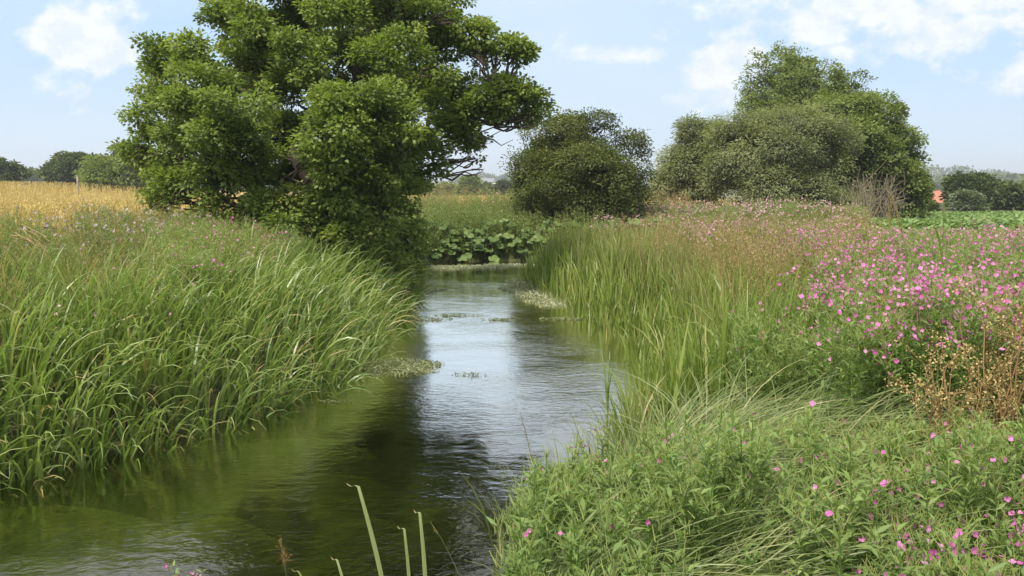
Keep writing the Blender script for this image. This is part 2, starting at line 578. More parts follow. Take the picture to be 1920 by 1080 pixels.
def mapn(sx, sy, rz=0.):
    mp = N.new('ShaderNodeMapping'); mp.inputs['Scale'].default_value = (sx, sy, 1); mp.inputs['Rotation'].default_value = (0, 0, rz)
    Lk.new(geo.outputs['Position'], mp.inputs[0]); return mp.outputs[0]


def nzz(vec, scale, detail, rough=.5, dist=0.):
    n = N.new('ShaderNodeTexNoise'); n.inputs['Scale'].default_value = scale; n.inputs['Detail'].default_value = detail
    n.inputs['Roughness'].default_value = rough; n.inputs['Distortion'].default_value = dist
    Lk.new(vec, n.inputs['Vector']); return n.outputs[0]


def mth(op, a, b):
    n = N.new('ShaderNodeMath'); n.operation = op
    for i, v in enumerate((a, b)):
        if isinstance(v, (int, float)): n.inputs[i].default_value = v
        else: Lk.new(v, n.inputs[i])
    return n.outputs[0]


r1 = nzz(mapn(1, 1.5), 9, 3, .55, .4)
r2 = nzz(mapn(1, 1.3), 34, 2, .5, .2)
r3 = nzz(mapn(1, 1.2), 1.7, 2, .5, .6)
pm = nzz(mapn(.6, 1.), .9, 2, .5)        # calm and rippled patches
pr = N.new('ShaderNodeMapRange'); Lk.new(pm, pr.inputs[0]); pr.inputs[1].default_value = .35; pr.inputs[2].default_value = .65
pr.inputs[3].default_value = .35; pr.inputs[4].default_value = 1.2
hh = mth('MULTIPLY', mth('ADD', mth('MULTIPLY', r1, 1.0), mth('MULTIPLY', r2, .28)), pr.outputs[0])
hh = mth('ADD', hh, mth('MULTIPLY', r3, 1.6))
bp = N.new('ShaderNodeBump'); bp.inputs['Strength'].default_value = 1.0; bp.inputs['Distance'].default_value = .0042
Lk.new(hh, bp.inputs['Height'])
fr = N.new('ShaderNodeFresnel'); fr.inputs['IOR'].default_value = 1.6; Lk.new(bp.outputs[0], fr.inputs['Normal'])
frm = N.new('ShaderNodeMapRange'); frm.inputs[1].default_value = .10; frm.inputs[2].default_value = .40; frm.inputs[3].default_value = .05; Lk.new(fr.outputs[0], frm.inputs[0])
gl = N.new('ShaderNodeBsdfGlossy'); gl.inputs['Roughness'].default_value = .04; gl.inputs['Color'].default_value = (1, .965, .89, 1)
Lk.new(bp.outputs[0], gl.inputs['Normal'])
tr = N.new('ShaderNodeBsdfTransparent'); tr.inputs['Color'].default_value = (.55, .60, .40, 1)
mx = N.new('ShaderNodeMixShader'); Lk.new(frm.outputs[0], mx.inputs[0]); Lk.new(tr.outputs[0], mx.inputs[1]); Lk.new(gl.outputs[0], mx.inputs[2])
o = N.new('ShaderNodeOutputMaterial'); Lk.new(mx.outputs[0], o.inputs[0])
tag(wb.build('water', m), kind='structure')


# ------------------------------------------------------------------ trees
def tree(name, label, cat, base, clumps, leafm, nleaf, Ls, branch_r=.07, group=None, trunks=None, stretch=1.0, seed=1, two=False,
         spray=14, sr=.16, droopy=0., gap=.35, limbs=True, bare=()):
    """clumps: (x,y,z,rx,ry,rz,w).  Leaves come in sprays on and in flattened clumps."""
    global rng
    rng = np.random.default_rng(seed)
    root = empty(name, tuple(base), label, cat, group)
    base = np.asarray(base, float)
    cl = np.array(clumps, float)
    vol = cl[:, 6] * (cl[:, 3] * cl[:, 4] * cl[:, 5]) ** (2 / 3)
    nsp = max(int(nleaf / spray), 10)
    k = rng.choice(len(cl), nsp * 2, p=vol / vol.sum())
    d = nrm(rng.normal(size=(len(k), 3)))
    r = rng.uniform(.25, 1, len(k)) ** (1 / 2.2)
    r = np.where(rng.uniform(size=len(k)) < .07, rng.uniform(1., 1.28, len(k)), r)
    c = cl[k, :3] + d * r[:, None] * cl[k, 3:6]
    g = vnoise(c[:, 0] * 1.0 + c[:, 2] * .7, c[:, 1] + c[:, 2] * 1.4, 1.1 / max(sr * 4, .3), seed)
    keep = (g > -gap - .1 + rng.uniform(-.25, .25, len(k)) * .8)
    keep &= rng.uniform(size=len(k)) < .55 + .45 * (d[:, 2] > -.3)
    c, d, k = c[keep][:nsp], d[keep][:nsp], k[keep][:nsp]
    n = len(c)
    ct = rng.normal(0, .12, len(cl))[k] + rng.normal(0, .07, n) + .43 + .05 * d[:, 2]
    # leaves in each spray
    q = rng.normal(size=(n, spray, 3)); q = nrm(q) * rng.uniform(.2, 1, (n, spray, 1)) ** .6 * sr
    q[:, :, 2] *= .45
    P = c[:, None] + q
    D = nrm(q + .5 * sr * d[:, None] + np.array([0, 0, -droopy * sr]))
    Nn = np.array([0, 0, 1.]) * .75 + d[:, None] * .95 + rng.normal(0, .30, (n, spray, 3))
    tt = ct[:, None] + rng.normal(0, .08, (n, spray))
    L = Ls * rng.uniform(.7, 1.25, (n, spray))
    mb = MB()
    (leaves)(mb, P.reshape(-1, 3) - base, D.reshape(-1, 3), Nn.reshape(-1, 3), L.ravel(), L.ravel() * (.72 if stretch == 1 else .38), tt.ravel(), two=two)
    mb.build('crown', leafm, root)
    # trunk and limbs
    tb = MB()
    if trunks is None:
        top = cl[:, :3].mean(0); trunks = [(base, top, branch_r * 1.6)]
    ends = []
    for a, b, rr in trunks:
        pts = curve(np.asarray(a) - base, np.asarray(b) - base, .03, 9, .02)
        pts[0, 2] -= .15
        tube(tb, pts, np.linspace(rr, rr * .35, 9), 8, rng.uniform(.3, .7))
        ends.append((pts, np.linspace(rr, rr * .35, 9)))
    if limbs:
        for i in range(len(cl)):
            if cl[i, 6] in (.8, 1.05) and i % 7: continue
            t = cl[i, :3] - base
            best = None
            for pts, rd in ends:
                for j in range(2, 9):
                    dd = np.linalg.norm(pts[j] - t) + (1.5 if pts[j][2] > t[2] - .1 else 0)
                    if best is None or dd < best[0]: best = (dd, pts[j], rd[j])
            p = curve(best[1], t, -.02, 8, .035)
            tube(tb, p, np.linspace(min(best[2] * .7, branch_r, .012 + .07 * cl[i, 3] + .0 * best[0]), .010, 8), 5, rng.uniform(.3, .7))
            for s in range(3):
                e = t + nrm(rng.normal(size=3)) * cl[i, 3:6] * .9
                st = p[rng.integers(3, 7)]
                tube(tb, curve(st, e, -.05, 6, .05), np.linspace(branch_r * .22, .004, 6), 4, rng.uniform(.3, .8))
    for pts_, r_ in bare:
        tube(tb, np.asarray(pts_, float) - base, np.linspace(r_, .004, len(pts_)), 5, .9)
    tb.build('trunk', M['bark'], root)
    return root


def dome(px0, px1, ytop, ybase, Yd, n, seed, depth=.8, lean=0., crown=0.0, rel=.30, flat=.75, ragged=.12):
    """clumps that fill a dome standing on its real ground spot, px box measured once for its size"""
    r = np.random.default_rng(seed)
    a, b = W(px0, ybase, Yd), W(px1, ybase, Yd)
    top = W((px0 + px1) / 2, ytop, Yd)[2]; bot = a[2]
    cxm, hw, hh_ = (a[0] + b[0]) / 2, (b[0] - a[0]) / 2, top - bot
    out = []
    for i in range(n):
        th = r.uniform(0, 2 * PI); ph = np.arccos(r.uniform(0, 1)) if i % 3 else r.uniform(.9, 1.57)
        s = r.uniform(.55, 1 - rel * .75)
        R = rel * r.uniform(.75, 1.3)
        sp_, cp_ = math.sin(ph) ** .7, math.cos(ph) ** .6
        x = cxm + hw * (min(s * 1.06, 1 - R * .75) * sp_ * math.cos(th) + lean * cp_) * (1 + r.normal(0, ragged * .5))
        y = Yd + hw * depth * s * math.sin(ph) * math.sin(th)
        z = bot + hh_ * (crown + (1 - crown) * min(max(s * 1.12 * cp_ + r.normal(0, ragged * .4), R * .5), 1 - R * .62))
        out.append((x, y, z, hw * R, hw * R, hh_ * R * flat, 1))
    out.append((cxm + hw * lean, Yd, top - hh_ * rel * flat * .75, hw * rel * 1.2, hw * rel, hh_ * rel * flat * .8, 1))
    out.append((cxm, Yd, bot + hh_ * (.42 + crown * .4), hw * .45, hw * .4, hh_ * .3, .3))
    return out, (cxm, Yd)


# --- the big alder, clumps in view read from the photo and set at real depths round its trunk
AY = 15.0
A = []   # (px,py,dY,rpx horizontally, rpx vertically)
spec = [
    (430, 20, 0, 55, 22), (480, 60, -1, 60, 26), (560, 20, .5, 60, 28), (640, 40, -.5, 70, 34), (720, 10, 1, 70, 30), (800, 30, 0, 60, 28), (850, 20, -.8, 40, 22),
    (320, 100, 0, 48, 24), (390, 110, -1, 60, 28), (470, 130, .8, 70, 30), (560, 110, -1.2, 60, 26), (650, 120, 1.4, 80, 36), (740, 100, -1, 70, 30), (820, 90, .5, 70, 26), (890, 70, 0, 45, 20), (960, 95, 0, 42, 15), (905, 105, .4, 40, 14),
    (300, 165, .6, 50, 26), (370, 180, -1.6, 70, 28), (450, 205, -2.2, 80, 30), (550, 190, 0, 80, 40), (640, 200, -2.0, 70, 26), (720, 190, -1.6, 70, 30), (800, 165, 0, 60, 26), (860, 165, 1, 50, 20), 
    (280, 230, 0, 40, 26), (340, 250, -1, 60, 28), (430, 270, -2, 80, 26), (520, 260, 1, 80, 36), (610, 265, -2.4, 80, 26), (700, 260, -1.8, 80, 28), (780, 235, -.8, 60, 24), (840, 220, .2, 50, 20),
    (900, 185, 0, 40, 14), (955, 170, 0, 44, 20), (1000, 185, .2, 32, 17), (1012, 212, 0, 20, 14), (985, 225, .3, 25, 8), (940, 205, 0, 34, 11),
    (270, 290, .4, 38, 22), (320, 320, 0, 46, 26), (300, 365, .3, 22, 18), (385, 325, -1.2, 60, 26), (470, 330, -1.5, 60, 22), (560, 330, 1.5, 50, 18), (640, 320, -2.0, 70, 26), (720, 320, -1.4, 56, 26), (770, 285, -.8, 34, 16), (815, 268, -.3, 26, 14), (822, 308, -.1, 16, 18), (800, 325, -.1, 14, 16), (770, 330, -.3, 20, 22), (850, 285, 0, 20, 14), (878, 262, .1, 32, 16), (890, 296, .2, 14, 10), (905, 318, .2, 9, 5), (290, 375, 0, 26, 18), (330, 350, -.3, 36, 22), (862, 235, 0, 34, 14),
    (430, 385, -1.2, 60, 20), (540, 395, -1.8, 60, 24), (620, 385, -1.6, 60, 26), (700, 375, -1.6, 60, 30), (755, 360, -.8, 36, 26),
    (560, 430, -1.4, 56, 20), (640, 440, -1.6, 60, 26), (720, 430, -1.4, 56, 28), (765, 420, -.6, 34, 30),
    (500, 420, -1.2, 50, 18), (460, 395, -1., 40, 16), (660, 485, -1.2, 46, 20), (725, 490, -1.0, 48, 24), (760, 505, -.6, 34, 26), (780, 470, -.2, 18, 18),
    (480, -60, 0, 90, 40), (405, -60, .3, 50, 26), (430, -140, .3, 60, 34), (500, -230, .3, 70, 40), (600, -90, 0, 110, 50), (720, -80, 0, 100, 46), (810, -50, .5, 70, 36), (600, -190, .4, 110, 60), (700, -180, 0, 90, 50),  # crown above view; unseen left-side clumps added to darken the water's reflection
    (520, 60, 3, 70, 26), (700, 60, 3, 80, 34), (450, 160, 3, 60, 26), (750, 160, 3, 60, 26), (380, 260, 2.6, 60, 24), (690, 270, 2.8, 70, 30), (680, 370, 2, 70, 50), (700, 450, 1.5, 60, 40)]
for px, py, dy, rx, rz in spec:
    c = W(px, py, AY + dy); k = (AY + dy) / F
    A.append((c[0], c[1], c[2], rx * k * .8, rx * k * .75, rz * k * 1.1, .22 if rx > 36 else .7))
    for q in range(11 if rx > 36 else 5):
        e = rng.normal(0, 1, 3); e *= rng.uniform(.45, 1.) / np.linalg.norm(e)
        f_ = rng.uniform(.18, .44)
        A.append((c[0] + e[0] * rx * k, c[1] + e[1] * rx * k, c[2] + e[2] * rz * k * 1.7, rx * k * f_, rx * k * f_, rx * k * f_ * rng.uniform(.5, .85), .8 if px < 740 or rx > 60 else 1.05))
ab = np.array([-2.55, 15.0, float(height(-2.55, 15.0))])
j = lambda px, py, dy: W(px, py, AY + dy)
alder = tree('alder_tree', 'large spreading alder tree leaning over the left bank of the stream', 'tree', ab, A, M['alder'], 250000, .066, .09,
             trunks=[(ab, j(660, 120, .3), .22), (ab + [-.15, .1, 0], j(500, 190, .8), .17), (ab + [.1, .1, 0], j(760, 60, 0), .15), (ab + [-.1, -.1, 0], j(455, 330, -.6), .13),
                     (j(690, 330, .2), j(935, 195, 0), .085), (ab + [-.1, 0, .1], j(560, -60, .2), .16)],
             seed=11, two=True, spray=7, sr=.17, gap=.24,
             bare=[([j(850, 240, 0), j(890, 255, 0), j(925, 262, 0), j(940, 273, 0), j(962, 262, 0)], .022), ([j(925, 262, 0), j(915, 258, 0), j(940, 245, .1), j(975, 240, .1)], .012),
                   ([j(350, 340, -.6), j(330, 372, -.6), j(342, 395, -.6)], .01)])

# --- olive hawthorn behind the bend
cl, (hx, hy) = dome(962, 1228, 216, 420, 26, 60, 5, .9, ragged=.14, rel=.25)
for px, py, dy, rx, rz in [(1010, 250, 0, 34, 20), (1060, 238, -.5, 40, 20), (1120, 228, 0, 40, 18), (1170, 262, 0, 34, 20), (1195, 320, 0, 30, 24), (990, 310, -.3, 32, 28), (985, 375, -.3, 30, 28), (1200, 380, 0, 30, 24), (1090, 300, -1.4, 50, 30), (1150, 340, -1.4, 40, 30), (1040, 350, -1.4, 45, 30)]:
    c = W(px, py, 26 + dy); k = 26 / F
    cl.append((c[0], c[1], c[2], rx * k, rx * k, rz * k, 1))
hb = (hx, hy, float(height(hx, hy)))
tree('hawthorn_bush', 'broad olive-brown hawthorn bush standing at the bend of the stream', 'bush', hb, cl, M['hawthorn'], 115000, .062, .05, seed=12, spray=12, sr=.22, gap=.3,
     trunks=[((hx - .5 + q * .5, hy, hb[2]), (hx - 1.2 + q * 1.2, hy, 2.6), .09) for q in range(3)])

# --- trees of the right-hand clump
GR = 'trees in the clump beyond the willowherb'


def dtree(name, label, box, Yd, n, seed, mat, nleaf, Ls, cat='tree', group=None, sr=.3, gap=.4, stretch=1.0, crown=0., droopy=0., rel=.28, lean=0, ragged=.14, spray=12, depth=.8, extra=()):
    cl, (x, y) = dome(*box, Yd, n, seed, depth, lean, crown, rel, ragged=ragged)
    for px, py, dy, rx, rz in extra:
        c = W(px, py, Yd + dy); k = (Yd + dy) / F
        cl.append((c[0], c[1], c[2], rx * k, rx * k, rz * k, 1))
    z = float(height(x, y))
    top = max(c[2] for c in cl)
    return tree(name, label, cat, (x, y, z), cl, mat, nleaf, Ls, max(.05, (top - z) * .014), group, [((x, y, z), (x + lean, y, z + (top - z) * .75), (top - z) * .028)],
                seed=seed, spray=spray, sr=sr, gap=gap, stretch=stretch, droopy=droopy)


dtree('tall_tree', 'tallest dark tree rising out of the middle of the right-hand clump', (1385, 1600, 108, 400), 44, 30, 21, M['tree_mid'], 42000, .12, group=None, crown=.45, sr=.32, gap=.05, ragged=.28, rel=.24,
      extra=[(1490, 150, 0, 45, 22), (1430, 190, 0, 40, 14), (1550, 150, 0, 30, 24), (1510, 125, 0, 38, 14), (1410, 205, 0, 24, 9), (1560, 190, 0, 40, 20), (1480, 190, 1, 50, 20), (1478, 112, 0, 10, 5), (1553, 113, 0, 16, 6)])
dtree('willow_tree', 'pale grey-green willow at the left end of the right-hand clump', (1222, 1375, 222, 392), 34, 34, 22, M['willow'], 52000, .11, sr=.28, gap=.15, stretch=2, ragged=.24, droopy=.3)
dtree('willow_tree', 'wide olive-green willow dome in the front of the right-hand clump', (1312, 1615, 200, 402), 32, 60, 23, M['willow'], 125000, .10, sr=.26, gap=.2, stretch=2, rel=.22, droopy=.2, depth=.6,
      extra=[(1365, 255, 0, 40, 24), (1420, 228, 0, 46, 20), (1480, 222, 0, 46, 18), (1540, 232, 0, 44, 20), (1585, 265, 0, 30, 26), (1350, 320, 0, 34, 40), (1400, 300, -1, 45, 40), (1470, 280, -1.5, 50, 40), (1540, 310, -1, 50, 40), (1450, 350, -1.5, 50, 40)])
dtree('broadleaf_tree', 'bright green open-crowned tree at the right end of the right-hand clump', (1530, 1722, 182, 402), 36, 50, 24, M['tree_mid'], 90000, .11, sr=.30, gap=.1, rel=.22, ragged=.22,
      extra=[(1560, 205, 0, 40, 22), (1620, 195, 0, 45, 18), (1665, 225, 0, 36, 26), (1600, 250, -1, 50, 34), (1650, 290, -1, 44, 36), (1690, 350, 0, 34, 34), (1700, 240, 0, 22, 12), (1722, 262, 0, 12, 7), (1715, 300, 0, 18, 10), (1605, 200, 0, 45, 16), (1660, 210, 0, 34, 20), (1690, 300, 0, 26, 30)])
dtree('small_dark_tree', 'low dark tree tucked behind the right end of the clump', (1690, 1742, 322, 402), 48, 12, 25, M['tree_dark'], 6000, .2, sr=.45)
dtree('rusty_bush', 'small rusty-green bush beside the red-roofed house', (1708, 1748, 360, 402), 50, 12, 26, M['hawthorn'], 5000, .16, 'bush', sr=.35)
# right-hand field edge
dtree('oak_tree', 'round-headed dark oak beyond the beet field', (1776, 1886, 328, 404), 62, 26, 27, M['tree_dark'], 16000, .24, sr=.55, gap=.6, depth=.7)
dtree('grey_bush', 'pale grey-green bush in front of the round-headed oak', (1785, 1842, 361, 404), 58, 14, 28, M['tree_grey'], 7000, .18, 'bush', sr=.4, gap=.6)
dtree('field_edge_bush', 'smooth dark hedge bush right of the round-headed oak', (1860, 1925, 349, 404), 60, 16, 29, M['tree_dark'], 8000, .22, 'bush', sr=.5, gap=.6)
dtree('field_edge_tree', 'taller tree showing above the hedge at the right edge', (1892, 1990, 326, 404), 68, 16, 30, M['tree_mid'], 9000, .25, sr=.6, gap=.3)
dtree('field_edge_bush', 'dark hedge bush past the right edge of the view', (1915, 2050, 345, 404), 60, 16, 31, M['tree_dark'], 8000, .24, 'bush', sr=.5, gap=.6)
# left horizon
dtree('field_tree', 'dark tree on the wheat horizon at the far left edge', (-70, 42, 301, 345), 85, 16, 32, M['tree_dark'], 8000, .3, sr=.6)
dtree('wood', 'long dark domed copse on the wheat horizon left of the pale tree', (72, 215, 292, 352), 95, 40, 33, M['tree_dark'], 22000, .32, 'copse', sr=.7, gap=.7, depth=.4, rel=.2, ragged=.08)
dtree('field_tree', 'paler green tree standing in front of the copse beside the alder', (155, 330, 272, 358), 75, 34, 34, M['tree_mid'], 22000, .26, sr=.6, gap=.6, rel=.24)
dtree('field_tree', 'bluish far tree in the gap of the left horizon', (45, 74, 320, 345), 260, 8, 35, M['tree_dark'], 1500, .8, sr=1.6)
# far centre trees seen between alder and hawthorn
for i, (bx, Yd, lb, mt) in enumerate([((756, 812, 338, 374), 150, 'dark hedgerow tree just right of the alder trunk on the horizon', 'tree_dark'),
                                      ((808, 862, 347, 374), 160, 'low hedgerow tree second from the alder on the horizon', 'tree_mid'),
                                      ((855, 908, 333, 376), 140, 'tallest hedgerow tree in the gap between alder and hawthorn', 'tree_mid'),
                                      ((900, 934, 348, 376), 150, 'small hedgerow tree right of the tallest one in the gap', 'tree_mid'),
                                      ((926, 962, 344, 376), 140, 'hedgerow tree next to the hawthorn in the gap', 'tree_dark'),
                                      ((955, 1010, 340, 376), 180, 'hedgerow tree half hidden by the left side of the hawthorn', 'tree_dark'),
                                      ((1215, 1260, 352, 388), 150, 'hedgerow tree seen between hawthorn and the willow', 'tree_dark'),
                                      ((560, 640, 346, 374), 170, 'hedgerow tree seen through the lower branches of the alder', 'tree_mid'),
                                      ((640, 700, 350, 374), 170, 'hedgerow tree hidden behind the alder trunks', 'tree_dark'),
                                      ((700, 760, 346, 374), 175, 'hedgerow tree hidden by the right lower alder foliage', 'tree_dark')]):
    dtree('hedgerow_tree', lb, bx, Yd, 10, 40 + i, M[mt], 4500, .55, sr=1.0, gap=.5)
rng = np.random.default_rng(99)
# far woods as masses
wm = MB()
for (x0, x1, yd, hgt, n) in [(-520, -60, 420, 9, 5000), (-60, 200, 900, 12, 3000), (120, 420, 420, 10, 6000), (-900, -300, 900, 22, 5000), (300, 900, 800, 18, 5000)]:
    n *= 3
    x = U_(x0, x1, n); y = yd + U_(-15, 15, n)
    hgt_ = hgt * (.55 + .3 * np.abs(np.sin(x / 9 + yd)) + .25 * np.sin(x / 31 + yd))
    z = height(x, y) + U_(0, 1, n) ** .6 * hgt_
    P = np.stack([x, y, z], 1)
    leaves(wm, P, rng.normal(size=(n, 3)), rng.normal(size=(n, 3)) + [0, -.3, .8], U_(1.5, 3.2, n), U_(1.2, 2.4, n), np.clip(.45 + .2 * np.sin(x / 7) + rng.normal(0, .15, n), 0, 1), two=False)
tag(wm.build('distant_wood', M['tree_dark']), 'blue-grey distant woodland along the horizon', 'woodland', kind='stuff')

# dead shrub in front of the right-hand clump
dp = W(1640, 404, 29.5); dp[2] = height(dp[0], dp[1])
mb = MB()
for i in range(60):
    az = rng.uniform(0, 2 * PI); sp = rng.uniform(.1, .75); hgt = rng.uniform(.9, 1.9)
    s = np.array([rng.normal(0, .35), rng.normal(0, .2), -.05])
    e = s + [math.cos(az) * sp, math.sin(az) * sp, hgt]
    c = curve(s, e, .05, 6, .03); tube(mb, c, np.linspace(.016, .004, 6), 4, rng.uniform(.2, 1))
    for q in range(3):
        k = rng.integers(2, 5); tube(mb, curve(c[k], c[k] + rng.normal(0, .3, 3) + [0, 0, .25], 0, 4, .04), np.linspace(.008, .003, 4), 3, rng.uniform(.3, 1))
t = empty('dead_shrub', tuple(dp), 'bare tan dead shrub at the foot of the right-hand trees', 'shrub')
mb.build('twigs', M['deadwood'], t)

# ------------------------------------------------------------------ small built things
def plainmat(name, col, rough=.7):
    return groundmat(name, [tuple(c * .85 for c in col), col], 1.5, .1)


M['brick'] = plainmat('red_roof_tile', (.42, .17, .12)); M['wall'] = plainmat('pale_render', (.62, .60, .55)); M['glass'] = plainmat('window_glass', (.06, .07, .08))
M['slate'] = plainmat('slate_roof', (.22, .22, .24)); M['post'] = groundmat('weathered_post', [(.22, .19, .14), (.38, .33, .26)], 12, .3)
M['redwall'] = plainmat('red_brick_wall', (.36, .17, .12))


def house(label, px, Yd, w, dpt, h, rh, wallm, roofm, rz=0., lift=0.):
    x = W(px, 350, Yd)[0]; z = float(height(x, Yd)) + lift
    r = empty('house', (x, Yd, z), label, 'house'); r.rotation_euler.z = rz
    b = MB(); boxm(b, -w / 2, w / 2, -dpt / 2, dpt / 2, -3, h)
    b.add([(-w / 2, -dpt / 2, h), (-w / 2, dpt / 2, h), (-w / 2, 0, h + rh), (-w / 2, 0, h + rh), (w / 2, -dpt / 2, h), (w / 2, dpt / 2, h), (w / 2, 0, h + rh), (w / 2, 0, h + rh)], [(0, 1, 2, 3), (4, 5, 6, 7)])
    b.build('wall', wallm, r, False)
    q = MB(); ov = .3
    for s in (-1, 1):
        a = (dpt / 2 + ov) * s; ze = h - ov * rh / (dpt / 2)
        v = [(-w / 2 - ov, a, ze + .03), (w / 2 + ov, a, ze + .03), (w / 2 + ov, 0, h + rh + .03), (-w / 2 - ov, 0, h + rh + .03)]
        v2 = [(p, q_, z_ + .18) for p, q_, z_ in v]
        q.add(v + v2, [(0, 1, 2, 3), (4, 5, 6, 7), (0, 1, 5, 4), (1, 2, 6, 5), (3, 0, 4, 7)])
    rf = q.build('roof', roofm, r, False)
    c = MB(); boxm(c, w * .28, w * .28 + .8, -.4, .4, h + rh - .6, h + rh + 1.1); boxm(c, w * .28 + .1, w * .28 + .3, -.15, .15, h + rh + 1.1, h + rh + 1.4)
    c.build('chimney', M['redwall'], rf, False)
    for i in range(int(w // 3)):
        for zz in ([h * .3, h * .72] if h > 4 else [h * .4]):
            x0 = -w / 2 + 1.4 + i * 3
            g_ = MB(); boxm(g_, x0, x0 + 1, -dpt / 2 - .04, -dpt / 2 + .02, zz, zz + 1.1)
            g_.build('window', M['glass'], r, False)
    d_ = MB(); boxm(d_, -.5 - .2, .3, -dpt / 2 - .05, -dpt / 2 + .02, 0, 2); d_.build('door', M['post'], r, False)


house('red-roofed brick farmhouse between the rusty bush and the round-headed oak', 1762, 105, 3.6, 4, 1.2, 1.2, M['redwall'], M['brick'], .2, -1.3)
house('white farmhouse on the hillside seen left of the hawthorn, leftmost of three', 897, 700, 14, 9, 4.6, 3, M['wall'], M['slate'], .2, 1)
house('white cottage on the hillside seen left of the hawthorn, middle of three', 917, 720, 9, 8, 4.4, 2.5, M['wall'], M['slate'], -.3, 1.6)
house('white barn on the hillside nearest the hawthorn, rightmost of three', 948, 650, 20, 10, 4.2, 2.2, M['wall'], M['wall'], .1, -1.)
p = W(146, 352, 58); zz = float(height(p[0], p[1]))
mb = MB(); tube(mb, [(0, 0, -.3), (0, 0, 1.0), (.005, 0, 1.38), (0, 0, 1.4)], [.06, .06, .055, .01], 8)
t = empty('fence_post', (p[0], p[1], zz), 'pale wooden post standing at the back of the wheat field', 'post'); mb.build('post', M['post'], t)
mb = MB(); tube(mb, [(0, 0, 1.38), (0, 0, 1.42)], [.065, .065], 8); mb.build('cap', M['post'], t)


# ------------------------------------------------------------------ scatter helpers
def vis(x, y, mg=700):
    p = PX(x, y)
    return (y > .8) & (p > -mg) & (p < 1920 + mg)


DMIN = [0.0]


def scatter(n, x0, x1, y0, y1, cond, ref=None):
    """n candidates uniform in the box, thinned with distance beyond ref; returns P (N,3), d, left"""
    x, y = U_(x0, x1, n), U_(y0, y1, n)
    k = vis(x, y)
    if ref is not None:
        k &= rng.uniform(size=n) < np.minimum(1, (ref / np.maximum(y, .1)) ** 1.3)
    x, y = x[k], y[k]
    h, d, l = height(x, y, True)
    k = (d > DMIN[0]) & cond(x, y, d, l, PX(x, y))
    return np.stack([x, y, h], 1)[k], d[k], l[k]


def stems(mb, A_, B_, r, tint=.5, mat=0):
    """thin straight stems (crossed ribbons)"""
    n = len(A_)
    if n == 0: return
    D = nrm(B_ - A_)
    for ref in (np.array([1., .2, 0]), np.array([-.2, 1., 0])):
        S = nrm(np.cross(D, ref)) * r
        V = np.stack([A_ - S, A_ + S, B_ + S * .5, B_ - S * .5], 1)
        mb.add(V.reshape(-1, 3), (np.arange(n) * 4)[:, None] + np.arange(4), tint, mat)


